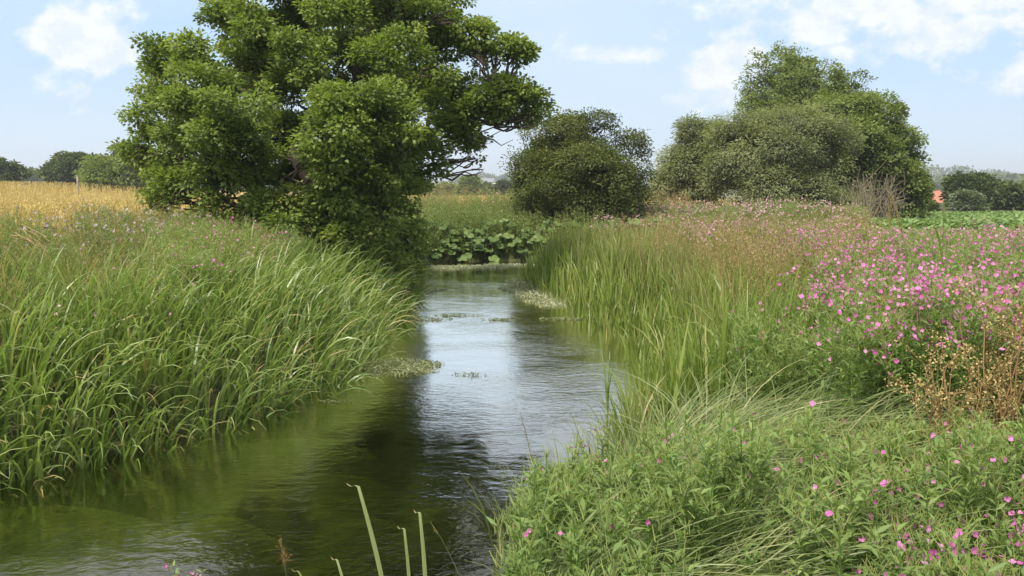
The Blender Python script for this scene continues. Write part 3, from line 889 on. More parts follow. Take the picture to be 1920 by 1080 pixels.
def herb(mb, P, H, nl, L, Wd, lean=.08, tint=.5, up=.55, branches=0, flowers=0, fs=.018, far=False, fmat=1, t0=.12, stemmat=0, sr=.003, topshort=.5):
    """leafy upright plants: stem, leaves all round, optional side branches and flowers round the top"""
    n = len(P)
    if n == 0: return
    H = np.broadcast_to(np.asarray(H, float), (n,)); tint = np.broadcast_to(np.asarray(tint, float), (n,))
    ln = rng.normal(0, lean, (n, 3)); ln[:, 2] = 1
    ax = nrm(ln)
    top = P + ax * H[:, None]
    stems(mb, P, top, sr, .35, stemmat)
    t = (t0 + (1 - t0) * (np.arange(nl) + rng.uniform(0, 1, (n, nl))) / nl)
    az = rng.uniform(0, 2 * PI, (n, 1)) + np.arange(nl)[None] * 2.4 + rng.normal(0, .3, (n, nl))
    e = up + rng.normal(0, .22, (n, nl)) + .5 * t ** 3
    D = np.stack([np.cos(az) * np.cos(e), np.sin(az) * np.cos(e), np.sin(e)], -1)
    Q = P[:, None] + ax[:, None] * (H[:, None] * t)[..., None]
    Nn = np.array([0, 0, 1.]) + rng.normal(0, .25, (n, nl, 3)) - D * .3
    LL = L * (1 - topshort * t ** 2) * rng.uniform(.75, 1.2, (n, nl))
    tt = tint[:, None] + rng.normal(0, .1, (n, nl)) + .12 * t ** 2
    leaves(mb, Q.reshape(-1, 3), D.reshape(-1, 3), Nn.reshape(-1, 3), LL.ravel(), (LL * Wd).ravel(), tt.ravel(), 0, .2, .2, not far)
    tops = [top]
    if branches:
        bt = U_(.45, .85, (n, branches)); ba = U_(0, 2 * PI, (n, branches))
        BP = (P[:, None] + ax[:, None] * (H[:, None] * bt)[..., None]).reshape(-1, 3)
        bl = (H[:, None] * (1.02 - bt) * U_(.55, .95, (n, branches))).ravel()
        bd = nrm(np.stack([np.cos(ba) * .55, np.sin(ba) * .55, np.ones_like(ba)], -1).reshape(-1, 3))
        BT = BP + bd * bl[:, None]
        stems(mb, BP, BT, sr * .6, .35, stemmat)
        m_ = max(4, nl // 3)
        t = (np.arange(m_) + rng.uniform(0, 1, (len(BP), m_))) / m_
        az = rng.uniform(0, 2 * PI, (len(BP), 1)) + np.arange(m_)[None] * 2.4
        D = np.stack([np.cos(az) * .8, np.sin(az) * .8, np.full_like(az, .6)], -1)
        Q = BP[:, None] + bd[:, None] * (bl[:, None] * t)[..., None]
        LL = L * .7 * rng.uniform(.7, 1.1, t.shape)
        tt = np.repeat(tint, branches)[:, None] + rng.normal(.05, .1, t.shape)
        leaves(mb, Q.reshape(-1, 3), D.reshape(-1, 3), np.array([0, 0, 1.]) + rng.normal(0, .25, (t.size, 3)), LL.ravel(), (LL * Wd).ravel(), tt.ravel(), 0, .2, .2, not far)
        tops.append(BT)
    if flowers:
        T = np.concatenate(tops)
        k = rng.poisson(flowers, len(T))
        k = (k * np.clip(1 + 1.3 * vnoise(T[:, 0] * 1.0, T[:, 1], 2.4, 12), .1, 3) + rng.uniform(0, .8, len(T))).astype(int)
        FP = np.repeat(T, k, 0)
        if not far:                                     # slim reddish seed pods round the tips
            PP = np.repeat(T, 5, 0); pd = nrm(rng.normal(0, .45, PP.shape) + [0, 0, 1])
            PP = PP + pd * .01 - [0, 0, .03] + rng.normal(0, .012, PP.shape)
            stems(mb, PP, PP + pd * U_(.03, .06, len(PP))[:, None], .0016, .9, stemmat)
        FP = FP + rng.normal(0, 1, FP.shape) * [.022, .022, .03] - [0, 0, .015]
        blossoms(mb, FP, fs, fmat, far)
    return top


def blossoms(mb, FP, fs, fmat, far=False):
    n = len(FP)
    if n == 0: return
    ft = U_(.1, .95, n)
    Nn = nrm(rng.normal(0, .6, (n, 3)) + [0, -.55, .6])
    A1 = nrm(np.cross(Nn, rng.normal(size=(n, 3)))); B1 = np.cross(Nn, A1)
    s = fs * U_(.75, 1.2, n)
    if far:
        c = FP[:, None] + s[:, None, None] * np.stack([A1 * .55, B1 * .5, -A1 * .5, -B1 * .55], 1)
        mb.add(c.reshape(-1, 3), (np.arange(n) * 4)[:, None] + np.arange(4), np.repeat(ft, 4), fmat)
    else:
        for q in range(4):
            a = q * PI / 2
            D = A1 * math.cos(a) + B1 * math.sin(a)
            leaves(mb, FP, D + Nn * .25, Nn, s * .62, s * .62, ft, fmat, .08, -.1, False, .62)


def panicles(mb, B, az, h, n_each, size, tint, mat, spread=.05, nod=.35):
    """airy seed heads on top of stems starting at B"""
    n = len(B)
    if n == 0: return
    t = U_(0, 1, (n, n_each))
    out = np.stack([np.sin(az), np.cos(az), np.zeros(n)], 1)
    ax = out[:, None] * (nod * t ** 1.5)[..., None] * h + np.array([0, 0, 1.]) * (t * h * (1 - .3 * nod))[..., None]
    w = spread * (1 - .75 * t)[..., None] * np.array([1, 1, .5])
    Q = B[:, None] + ax + rng.normal(0, 1, (n, n_each, 3)) * w
    D = nrm(rng.normal(0, .5, Q.shape) + out[:, None] * .4 + [0, 0, .8])
    leaves(mb, Q.reshape(-1, 3), D.reshape(-1, 3), rng.normal(size=(Q.size // 3, 3)), size * U_(.7, 1.4, Q.size // 3), size * .3, (np.repeat(tint, n_each) + rng.normal(0, .12, Q.size // 3)), mat, .1, .1, False)


# direction towards the water for a land point (numerical gradient of the distance)
def to_water(P):
    e = .05
    gxp, _ = land(P[:, 0] + e, P[:, 1]); gxm, _ = land(P[:, 0] - e, P[:, 1])
    gyp, _ = land(P[:, 0], P[:, 1] + e); gym, _ = land(P[:, 0], P[:, 1] - e)
    return np.arctan2(-(gxp - gxm), -(gyp - gym))


# ------------------------------------------------------------------ left bank
# arching sedge along the water
mb = MB()
DMIN[0] = -.22
P, d, l = scatter(34000, -7.5, -1.2, 3.2, 17, lambda x, y, d, l, p: l & (d < 2.6) & (rng.uniform(size=len(x)) < np.clip(1.25 - d / 2.4, .1, 1)), ref=7.)
n = len(P); az = to_water(P) + rng.normal(0, .95, n) + .15
edge = np.clip(1 - d / 1.3, 0, 1)
clump = vnoise(P[:, 0], P[:, 1], 2.3, 1)
az = az + 1.1 * vnoise(P[:, 0], P[:, 1], 2.0, 5)
L = U_(.55, 1.0, n) * (1 - .10 * edge) * (1 + .14 * clump)
blades(mb, P, L, U_(.011, .025, n) * (1 + .03 * P[:, 1]), az, .05 + .42 * edge * U_(.2, 1.2, n), U_(.5, 2.0, n) + .7 * edge, np.clip(rng.normal(.48, .15, n) + .10 * clump, 0, 1), 8, 2.3, tiptint=.34)
# dead straw leaves at the feet
k = rng.uniform(size=n) < .17
blades(mb, P[k], L[k] * .7, .012, az[k] + rng.normal(0, .6, k.sum()), .5, 1.7, 1.0, 5)
DMIN[0] = 0.
tag(mb.build('sedge', M['sedge']), 'glossy green sedge arching down into the stream from the left bank', 'sedge', kind='stuff')

# mixed grasses behind the sedge
mb = MB()
P, d, l = scatter(90000, -14, -1.0, 4, 22.5, lambda x, y, d, l, p: l & (d > .9) & (d < 6.5) & ~is_wheat(x, y, d, l), ref=8.)
n = len(P)
blades(mb, P, U_(.35, .75, n) * (1 - .3 * np.clip((d - 2.5) / 3, 0, 1)) * np.where((PX(P[:, 0], P[:, 1]) > 290) & (PX(P[:, 0], P[:, 1]) < 640) & (P[:, 1] > 7.6), .6, 1), U_(.004, .009, n) * (1 + .07 * P[:, 1]), U_(0, 2 * PI, n), U_(0, .3, n), U_(.2, 1.2, n), np.clip(rng.normal(.42, .18, n) + .10 * vnoise(P[:, 0], P[:, 1], 1.2), 0, 1), 5, tiptint=.2)
k = rng.uniform(size=n) < .2 * (1 + .9 * vnoise(P[:, 0], P[:, 1], .9, 4))
Q = P[k]; hq = U_(.55, .85, len(Q)); T = Q + np.stack([rng.normal(0, .05, len(Q)), rng.normal(0, .05, len(Q)), hq], 1)
stems(mb, Q, T, .0022, .4, 1)
panicles(mb, T - [0, 0, .03], U_(0, 2 * PI, len(Q)), .17, 18, .017, U_(.2, .8, len(Q)), 1, .028)
tag(mb.build('meadow_grass', [M['grass'], M['straw']]), 'mixed green grass with buff seed heads on the left bank', 'grass', kind='stuff')

# rusty docks and thistles near the wheat
mb = MB()
P, d, l = scatter(5000, -13, -3.5, 8, 17, lambda x, y, d, l, p: l & (d > 2.6) & (d < 5.4) & (vnoise(x, y, 1.1, 7) > .25), ref=9.)
n = len(P); H_ = U_(.5, .8, n); T = P + np.stack([rng.normal(0, .06, n), rng.normal(0, .06, n), H_], 1)
stems(mb, P, T, .004, .5, 0); panicles(mb, T - [0, 0, .16], U_(0, 6, n), .24, 30, .022, U_(.1, .9, n), 0, .03, .1)
tag(mb.build('dock_stand', [M['rust']]), 'rusty brown seeding docks scattered along the wheat edge', 'docks', kind='stuff')
mb = MB()
P, d, l = scatter(2600, -13, -2.5, 8, 14.5, lambda x, y, d, l, p: l & (d > 2.4) & (d < 5.2) & (vnoise(x, y, .9, 9) > .1))
herb(mb, P, U_(.6, .9, len(P)), 18, .09, .22, .1, .45, .3, 3, .9, .03, False)
tag(mb.build('thistles', [M['herb'], leafmat('thistle_head', [(0, (.20, .13, .15)), (1, (.42, .34, .34))], .1)]), 'grey-headed creeping thistles near the wheat edge', 'thistles', kind='stuff')

# bright willowherb mound in front of the alder
mb = MB()
P, d, l = scatter(8500, -8, -1.2, 6.5, 13.5, lambda x, y, d, l, p: l & (d > 1.0) & (d < 4.2) & (p > 270 + 25 * vnoise(x, y, 1.4)) & (p < 660 + 40 * vnoise(y, x, 1.7)) & (y > 7.6 + .25 * vnoise(x, y, 2)), ref=20)
P = P[rng.uniform(size=len(P)) < .75]
herb(mb, P, U_(.45, .86, len(P)) * (1 + .24 * vnoise(P[:, 0], P[:, 1], 2.0, 2)), 30, .085, .22, .09, .62, .5, 3, .22, .024)
tag(mb.build('willowherb_bed', [M['herb'], M['pink']]), 'bright green willowherb bed tipped with pink in front of the alder', 'willowherb', kind='stuff')
# sparse willowherb and nettles through the rest of the left bank
mb = MB()
P, d, l = scatter(9000, -13, -1.0, 5, 22.8, lambda x, y, d, l, p: l & (d > .6) & (d < 5) & (vnoise(x, y, 1.0, 5) > -.05), ref=12)
herb(mb, P, U_(.35, .72, len(P)) * (1 + .35 * vnoise(P[:, 0], P[:, 1], 1.9, 8)), 22, .08, .26, .1, .42, .45, 2, .1, .024)
tag(mb.build('nettle_bed', [M['herb'], M['palepink']]), 'dull green nettles and herbs among the left bank grass', 'nettles', kind='stuff')

# far bank beyond the bend
mb = MB()
P, d, l = scatter(19000, -9, 14, 20, 31, lambda x, y, d, l, p: l & (d > .1) & (y > 20.5) & (x > -5.5) & ~is_beet(x, y) & ((y < 30.2) | (x > 9)))
n = len(P)
hh_ = U_(.5, 1.02, n) * (1 + .34 * vnoise(P[:, 0], P[:, 1], 1.3, 1)) * np.where(PX(P[:, 0], P[:, 1]) > 1160, .68, 1.)
k = PX(P[:, 0], P[:, 1]) > 1130 + 60 * vnoise(P[:, 0], P[:, 1], 1.5, 3)
tn = .48 + .16 * vnoise(P[:, 0], P[:, 1], 1.1, 5)
herb(mb, P[~k], hh_[~k], 20, .11, .26, .09, tn[~k], .6, 1, .08, .03, True)
herb(mb, P[k], hh_[k], 20, .10, .28, .09, tn[k] + .05, .6, 2, .55, .05, True)
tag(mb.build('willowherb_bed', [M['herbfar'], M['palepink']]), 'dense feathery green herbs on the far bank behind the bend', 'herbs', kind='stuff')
mb = MB()
P, d, l = scatter(3500, -8, 6, 20, 25, lambda x, y, d, l, p: l & (d < 1.0) & (y > 20.3))
herb(mb, P, U_(.25, .75, len(P)), 18, .11, .3, .15, .42 + .2 * vnoise(P[:, 0], P[:, 1], 1.6, 5), .5, 1, 0, .03, True)
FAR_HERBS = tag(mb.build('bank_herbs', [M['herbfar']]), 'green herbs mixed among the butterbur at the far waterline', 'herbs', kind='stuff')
mb = MB()
DMIN[0] = -.12
P, d, l = scatter(3000, -8, 6, 20, 25, lambda x, y, d, l, p: l & (d < .9) & (y > 20.3) & (vnoise(x, y, 2.1, 3) > -.35))
n = len(P); az = to_water(P) + rng.normal(0, .5, n); hz_ = U_(.10, .66, n); P[:, 2] = np.maximum(P[:, 2], -.05); DMIN[0] = 0.
out = np.stack([np.sin(az), np.cos(az), 0 * az], 1)
C0 = P + np.array([0, 0, 1.]) * hz_[:, None] + out * .12
stems(mb, P, C0, .006, .3, 0)
for q in range(8):                                   # round, wavy leaves in eight sectors tipped towards the water
    a0, a1 = q * PI / 4, (q + 1) * PI / 4
    R = U_(.07, .15, n); up_ = nrm(np.array([0, 0, 1.]) + out * .55 + rng.normal(0, .12, (n, 3)))
    if q == 0:
        R0, up0 = R, up_
    S0 = nrm(np.cross(up0, out)); F0 = np.cross(S0, up0)
    p1 = C0 + (S0 * math.cos(a0) + F0 * math.sin(a0)) * R0[:, None] + up0 * (.02 * (-1) ** q)
    p2 = C0 + (S0 * math.cos(a1) + F0 * math.sin(a1)) * R0[:, None] - up0 * (.02 * (-1) ** q)
    pm_ = C0 + (S0 * math.cos((a0 + a1) / 2) + F0 * math.sin((a0 + a1) / 2)) * R0[:, None] * 1.05
    mb.add(np.stack([C0, p1, pm_, p2], 1).reshape(-1, 3), (np.arange(n) * 4)[:, None] + np.arange(4), np.repeat(U_(.3, .8, n) if q == 0 else tq, 4) if q else 0.5, 0)
    if q == 0:
        tq = U_(.2, .9, n); mb.t[-1] = np.repeat(tq, 4).astype(np.float32)
tag(mb.build('butterbur', [M['butter']]), 'large round butterbur leaves crowding the far bank at the waterline', 'butterbur', kind='stuff')
# tan grasses on the far bank crest
mb = MB()
P, d, l = scatter(9000, -7, 14, 24.5, 33, lambda x, y, d, l, p: (d > 1.5) & (y > 26) & (y < 31.5) & (p < 1290) & (rng.uniform(size=len(x)) < .45 + .8 * (vnoise(x, y, 1.0, 3) > 0)))
n = len(P); H_ = U_(.7, 1.15, n) * (.8 + .25 * (vnoise(P[:, 0], P[:, 1], .8, 6) > .1))
blades(mb, P, H_, U_(.01, .02, n), U_(0, 6.28, n), U_(0, .15, n), U_(.1, .6, n), rng.normal(.5, .2, n), 4)
T = P + np.stack([0 * H_, 0 * H_, H_], 1)
panicles(mb, T, U_(0, 6, n), .2, 6, .04, U_(.3, .9, n), 0, .04)
tag(mb.build('dry_grass', [M['straw']]), 'tan dry grass along the crest of the far bank', 'grass', kind='stuff')

# sedge under the alder, the tree's shade put into a darker tint
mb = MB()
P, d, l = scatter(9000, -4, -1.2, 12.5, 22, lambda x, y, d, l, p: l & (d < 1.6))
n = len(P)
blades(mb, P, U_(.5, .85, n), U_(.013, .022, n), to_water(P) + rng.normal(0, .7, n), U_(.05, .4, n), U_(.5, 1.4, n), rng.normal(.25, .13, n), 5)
tag(mb.build('shade_tinted_sedge', [M['sedge']]), 'sedge hanging to the water under the alder, tinted dark for its shade', 'sedge', kind='stuff')

# ------------------------------------------------------------------ crops
mb = MB()
P, d, l = scatter(430000, -62, 12, 4, 75, lambda x, y, d, l, p: is_wheat(x, y, d, l), ref=11.)
n = len(P); fy = P[:, 1]
H_ = U_(.52, .68, n)
blades(mb, P, H_, (.006 + .0004 * fy) * U_(.8, 1.3, n), U_(0, 6.28, n), U_(0, .2, n), U_(.1, .6, n), np.clip(rng.normal(.5, .2, n), 0, 1), 3)
T = P + np.stack([rng.normal(0, .04, n), rng.normal(0, .04, n), H_ * .97], 1)
D = nrm(np.stack([rng.normal(.25, .4, n), rng.normal(0, .4, n), U_(.2, 1, n)], 1))
leaves(mb, T, D, rng.normal(size=(n, 3)), U_(.06, .11, n), .010 + .0006 * fy, rng.normal(.62, .2, n), 0, .1, .1, False)
tag(mb.build('wheat_crop', [M['wheat']]), 'ripe golden wheat filling the field beyond the left bank', 'wheat', kind='stuff')

mb = MB()
P, d, l = scatter(60000, 5, 50, 14, 47, lambda x, y, d, l, p: is_beet(x, y), ref=26.)
n = len(P)
for q in range(7):
    a = U_(0, 2 * PI, n); e = U_(.3, 1.1, n)
    D = np.stack([np.cos(a) * np.cos(e), np.sin(a) * np.cos(e), np.sin(e)], 1)
    Lq = U_(.13, .22, n)
    ovals(mb, P + [0, 0, .02] + D * U_(.03, .16, n)[:, None], D, np.array([0, 0, 1.]) + rng.normal(0, .3, (n, 3)), Lq, Lq * .55, rng.normal(.5, .18, n), 0, .1, .4)
tag(mb.build('beet_crop', [M['beet']]), 'low leafy green beet crop covering the right-hand field', 'beet', kind='stuff')

# ------------------------------------------------------------------ right bank
def rb(x, y, d, l, p):
    return ~l & (y > 1.5)


# upright reeds along the water
mb = MB()
DMIN[0] = -.15
P, d, l = scatter(40000, .0, 6, 5.2, 20.5, lambda x, y, d, l, p: rb(x, y, d, l, p) & (d < 3.0) & (p > 1150 - 200 * (y > 9)) & (rng.uniform(size=len(x)) < np.clip(1.3 - d / 2.2, .12, 1)), ref=8.)
n = len(P); edge = np.clip(1 - d / .6, 0, 1)
az = np.where(rng.uniform(size=n) < .35, to_water(P), 0) + U_(-3.1, 3.1, n)
clump = vnoise(P[:, 0], P[:, 1], 2.6, 4); P = P[clump > -.55]; d = d[clump > -.55]; edge = edge[clump > -.55]; az = az[clump > -.55]; clump = clump[clump > -.55]; n = len(P)
blades(mb, P, U_(.38, .95, n) * (1 - .3 * edge) * (1 + .26 * clump), U_(.008, .024, n) * (1 + .035 * P[:, 1]), az, U_(0, .22, n) + .15 * edge, rng.exponential(.55, n), np.clip(rng.normal(.42, .20, n) + .15 * clump, 0, 1), 7, 2.4, tiptint=.18)
k = rng.uniform(size=n) < .05
blades(mb, P[k], U_(.4, .8, k.sum()), .011, az[k], .2, 1.2, .98, 5)
DMIN[0] = 0.
tag(mb.build('reeds', M['reed']), 'upright bright green reeds lining the right bank of the stream', 'reeds', kind='stuff')

# brown seeding grass behind the reeds
mb = MB()
P, d, l = scatter(90000, .2, 11, 6.5, 30, lambda x, y, d, l, p: rb(x, y, d, l, p) & (d > .35) & (x < 5.2 + .12 * y) & (p < 1700) & ~is_beet(x, y), ref=9.)
n = len(P)
blades(mb, P, U_(.5, .95, n), U_(.005, .010, n) * (1 + .06 * P[:, 1]), U_(0, 6.28, n), U_(0, .25, n), U_(.1, 1.0, n), np.clip(rng.normal(.45, .2, n), 0, 1), 4, tiptint=.15)
k = (rng.uniform(size=n) < np.clip(.28 + .42 * vnoise(P[:, 0], P[:, 1], 1.3, 8), .02, 1) * np.clip(1.5 - P[:, 1] / 16, .06, 1)) & (d > .55) & (PX(P[:, 0], P[:, 1]) < 1640)
Q = P[k]; m_ = len(Q); hq = U_(.66, 1.08, m_) - .012 * (Q[:, 1] - 8).clip(0); T = Q + np.stack([rng.normal(0, .06, m_), rng.normal(0, .06, m_), hq], 1)
stems(mb, Q, T, .003, .4, 1)
panicles(mb, T - [0, 0, .05], U_(0, 6.28, m_), .24, 26, .022, U_(.15, .85, m_), 1, .04, .5)
tag(mb.build('seeding_grass', [M['grass'], M['straw']]), 'tall tan seeding grass behind the reeds on the right bank', 'grass', kind='stuff')

# far willowherb, faded flowers
mb = MB()
P, d, l = scatter(34000, 1.2, 20, 9.5, 32, lambda x, y, d, l, p: rb(x, y, d, l, p) & (d > 1.2) & ((x > 1.9 + .06 * y) | (y > 24)) & ~is_beet(x, y) & (x < 7.6 + .42 * (y - 16).clip(0)) & ((y < 31) | (x > 9)), ref=13.)
n = len(P)
hh_ = U_(.66, .92, n) * (1 + .14 * vnoise(P[:, 0], P[:, 1], 1.0, 3)) * np.where(PX(P[:, 0], P[:, 1]) > 1600, np.clip(1.76 - .037 * P[:, 1] - P[:, 2], .25, 1.), 1.)
herb(mb, P, hh_, 22, .095, .3, .08, .5 + .1 * vnoise(P[:, 0], P[:, 1], .8, 9), .6, 2, 1.0, .036, True)
k = (vnoise(P[:, 0], P[:, 1], .6, 4) > .45) & (hh_ > .7)
T = P[k] + [0, 0, .78]; m_ = len(T)
panicles(mb, T, U_(0, 6, m_), .16, 9, .026, U_(0, 1, m_), 1, .035)
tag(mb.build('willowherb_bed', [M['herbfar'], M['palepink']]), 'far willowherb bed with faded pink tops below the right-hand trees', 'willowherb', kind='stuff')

# near willowherb thicket full of pink flowers
mb = MB()
P, d, l = scatter(11000, 1.3, 11, 3.7, 19, lambda x, y, d, l, p: rb(x, y, d, l, p) & (p > 1585 + 60 * vnoise(x, y, 1.6, 3) - 14 * (y - 5)) & (y > 4.25 - .12 * (x - 2) + .12 * vnoise(y, x, 3)), ref=7.)
n = len(P)
herb(mb, P, U_(.85, 1.08, n) * np.clip(1.78 - .045 * P[:, 1] - P[:, 2] + .05 * vnoise(P[:, 0], P[:, 1], 1.2, 6), .3, 1.0), 34, .085, .24, .08, .42, .35, 4, 1.9, .021, t0=.1)
tag(mb.build('willowherb_thicket', [M['herb'], M['pink']]), 'tall willowherb thicket covered in pink flowers at the right', 'willowherb', kind='stuff')
# leafy green herbs between reeds and the pink thicket
mb = MB()
P, d, l = scatter(9000, 1.0, 7, 4.2, 14, lambda x, y, d, l, p: rb(x, y, d, l, p) & (p > 1180) & (p < 1760) & (d > .7) & ((vnoise(x, y, 1.9, 2) > .25) | ((p > 1400) & (vnoise(x, y, 1.3, 2) > -.25))) & (y > 4.9), ref=8)
herb(mb, P, U_(.5, .82, len(P)), 26, .08, .25, .1, .42, .4, 3, .12, .022)
tag(mb.build('herb_bed', [M['herb'], M['pink']]), 'leafy green herbs between the reeds and the pink thicket', 'herbs', kind='stuff')

# drooping pale sedge tussocks in the right foreground
mb = MB()


def tussock(cx_, cy_, n, R, az0, azs, L0, L1, th, bend):
    a = U_(0, 6.28, n); r = R * np.sqrt(U_(0, 1, n))
    x, y = cx_ + r * np.cos(a), cy_ + r * np.sin(a) * .7
    P = np.stack([x, y, height(x, y)], 1)
    blades(mb, P, U_(L0, L1, n), U_(.003, .0065, n), rng.normal(az0, azs, n), U_(*th, n), U_(*bend, n), np.clip(rng.normal(.55, .17, n), 0, 1), 10, 1.15, twist=.9, tiptint=.12)


for (cx_, cy_, n, R, az0, azs, L0, L1) in [
        (.80, 4.2, 480, .28, 1.5, .55, .6, .98), (1.15, 4.3, 480, .35, 1.5, .6, .6, 1.0), (1.6, 4.25, 380, .35, 1.6, .6, .6, .95), (.6, 3.6, 300, .2, 1.45, .5, .6, 1.0), (1.25, 3.7, 320, .3, 1.5, .55, .6, 1.0), (.95, 4.8, 300, .35, .9, .9, .5, .9), (1.6, 4.85, 300, .4, 1.2, .9, .5, .9),
        (.16, 2.75, 330, .18, 1.45, .55, .6, .95), (.42, 2.75, 380, .25, 1.45, .5, .6, 1.0), (.75, 2.8, 340, .25, 1.5, .55, .6, .95),
        (1.2, 3.0, 180, .25, 1.7, .7, .4, .75), (2.0, 4.1, 200, .3, 1.7, .6, .5, .8), (1.0, 3.6, 140, .3, 1.4, .8, .5, .8)]:
    tussock(cx_, cy_, n, R, az0, azs, L0, L1, (.25, .75), (1.0, 1.75))
P, d, l = scatter(7000, -.6, 3.2, 1.6, 5.2, lambda x, y, d, l, p: rb(x, y, d, l, p) & (p > 960))
n = len(P)
blades(mb, P, U_(.2, .5, n), U_(.004, .008, n), U_(0, 6.28, n), U_(0, .5, n), U_(.3, 1.6, n), rng.normal(.4, .15, n), 5)
tag(mb.build('tussock_sedge', M['palesedge']), 'long pale sedge combed over in tussocks in the right foreground', 'sedge', kind='stuff')

# leafy willowherb mass under and between the tussocks
mb = MB()
P, d, l = scatter(850, -.1, 2.6, 2.3, 4.9, lambda x, y, d, l, p: rb(x, y, d, l, p) & (p > 985) & (d > .02) & ((vnoise(x, y, 2.2, 3) > -.1) | (p < 1260)) & ((y < 3.9) | (p < 1280)))
P = P[(PX(P[:, 0], P[:, 1]) < 1250) | (rng.uniform(size=len(P)) < .45)]
herb(mb, P, np.clip(np.minimum(U_(.40, .60, len(P)), 1.71 - .30 * P[:, 1] - P[:, 2] + .17 * vnoise(P[:, 0], P[:, 1], 5, 2)) * U_(.75, 1.12, len(P)), .15, 1), 26, .085, .28, .12, .38, .4, 3, .04, .018)
P, d, l = scatter(1500, 1.0, 4.5, 1.8, 3.9, lambda x, y, d, l, p: rb(x, y, d, l, p) & (p > 1620 + 80 * vnoise(x, y, 3)))
herb(mb, P, U_(.34, .62, len(P)), 28, .078, .26, .12, .38, .4, 3, .5, .018)
P, d, l = scatter(210, .5, 2.4, 2.7, 4.6, lambda x, y, d, l, p: rb(x, y, d, l, p) & (p > 1200) & (vnoise(x, y, 3.1, 6) > -.2))
herb(mb, P, np.clip(1.8 - (.315 - .05 * U_(-1, 1, len(P))) * P[:, 1] - P[:, 2] + .08, .2, 1.), 30, .085, .26, .1, .45, .42, 4, .22, .019, t0=.3)
tag(mb.build('willowherb_bed', [M['herb'], M['pink']]), 'leafy willowherb carpet between the foreground sedge tussocks', 'willowherb', kind='stuff')

# broad blades by the foreground water edge
mb = MB()
P, d, l = scatter(2600, -.5, 1.3, 3.2, 6.2, lambda x, y, d, l, p: rb(x, y, d, l, p) & (d < .3) & (p < 1300) & (p > 925))
n = len(P)
blades(mb, P, U_(.25, .55, n), U_(.006, .012, n), U_(0, 6.28, n), U_(.05, .35, n), U_(.2, 1.2, n), rng.normal(.45, .2, n), 6)
tag(mb.build('edge_grass', M['grass']), 'short loose grass along the foreground water edge on the right', 'grass', kind='stuff')


# ------------------------------------------------------------------ individual foreground willowherb plants
def willowherb(H, seed, nfl):
    global rng
    rng = np.random.default_rng(seed)
    root = empty('willowherb_plant', (0, 0, 0), '', 'willowherb')
    lf = MB(); st = MB(); P0 = np.zeros((1, 3))
    ax = nrm(np.array([rng.normal(0, .08), rng.normal(0, .08), 1.]))
    specs = [(np.zeros(3), ax, H, .0035)]
    for i in range(5):
        t = .35 + .11 * i; a = i * 2.4 + rng.uniform(0, 1)
        bd = nrm(np.array([math.cos(a) * .5, math.sin(a) * .5, 1.]))
        specs.append((ax * H * t, bd, H * (1.0 - t) * rng.uniform(.6, .95), .002))
    tops = []
    for (p, dv, hgt, r) in specs:
        bow = rng.normal(0, .03 * hgt, 3); bow[2] = 0
        tt = np.linspace(0, 1, 7)[:, None]
        pts = p + dv * hgt * tt + bow * np.sin(tt * PI)
        tube(st, pts, np.linspace(r, r * .4, 7), 5, .5)
        nl = int(hgt / .026)
        for q in range(nl):
            t = (q + .7) / nl
            if r > .003 and t < .12: continue
            c = p + dv * hgt * t + bow * math.sin(t * PI)
            Lq = .105 * (1 - .62 * t ** 2) * rng.uniform(.8, 1.15) * (1 if r > .003 else .72)
            a = q * PI / 2 + rng.normal(0, .3)
            for s in (0, PI):
                e = .35 + .5 * t ** 2 + rng.normal(0, .15)
                D = np.array([[math.cos(a + s) * math.cos(e), math.sin(a + s) * math.cos(e), math.sin(e)]])
                ovals(lf, c[None], D, np.array([[0, 0, 1.]]) + rng.normal(0, .15, (1, 3)), Lq, Lq * .27, np.clip(.46 + .3 * t + rng.normal(0, .1), 0, 1), 0, .22, .3)
        tops.append(p + dv * hgt)
    st.build('stem', M['stem'], root); lf.build('foliage', M['herb'], root)
    rng.shuffle(tops)
    for i in range(nfl):
        T = tops[i % len(tops)] + rng.normal(0, .018, 3) * [1, 1, .6] + [0, 0, -.005]
        fb = MB()
        Nn = nrm(rng.normal(0, .45, 3) + [-.1, -.8, .55])[None]
        A1 = nrm(np.cross(Nn, [[.3, .2, 1.]])); B1 = np.cross(Nn, A1); tn = rng.uniform(.2, .9)
        for q in range(4):
            a = q * PI / 2
            ovals(fb, np.zeros((1, 3)), A1 * math.cos(a) + B1 * math.sin(a) + Nn * .35, Nn, .0125, .013, tn + rng.normal(0, .08), 0, .1, -.15)
        leaves(fb, np.zeros((1, 3)), Nn, A1, .007, .004, 1.0, 1, .1, 0, True)
        tube(fb, np.stack([-Nn[0] * .016 + [0, 0, -.014], -Nn[0] * .005, Nn[0] * .001]), [.0012, .0018, .003], 4, .2, 2)
        fo = fb.build('flower', [M['pink'], M['palesedge'], M['stem']], root); fo.location = T
    return root


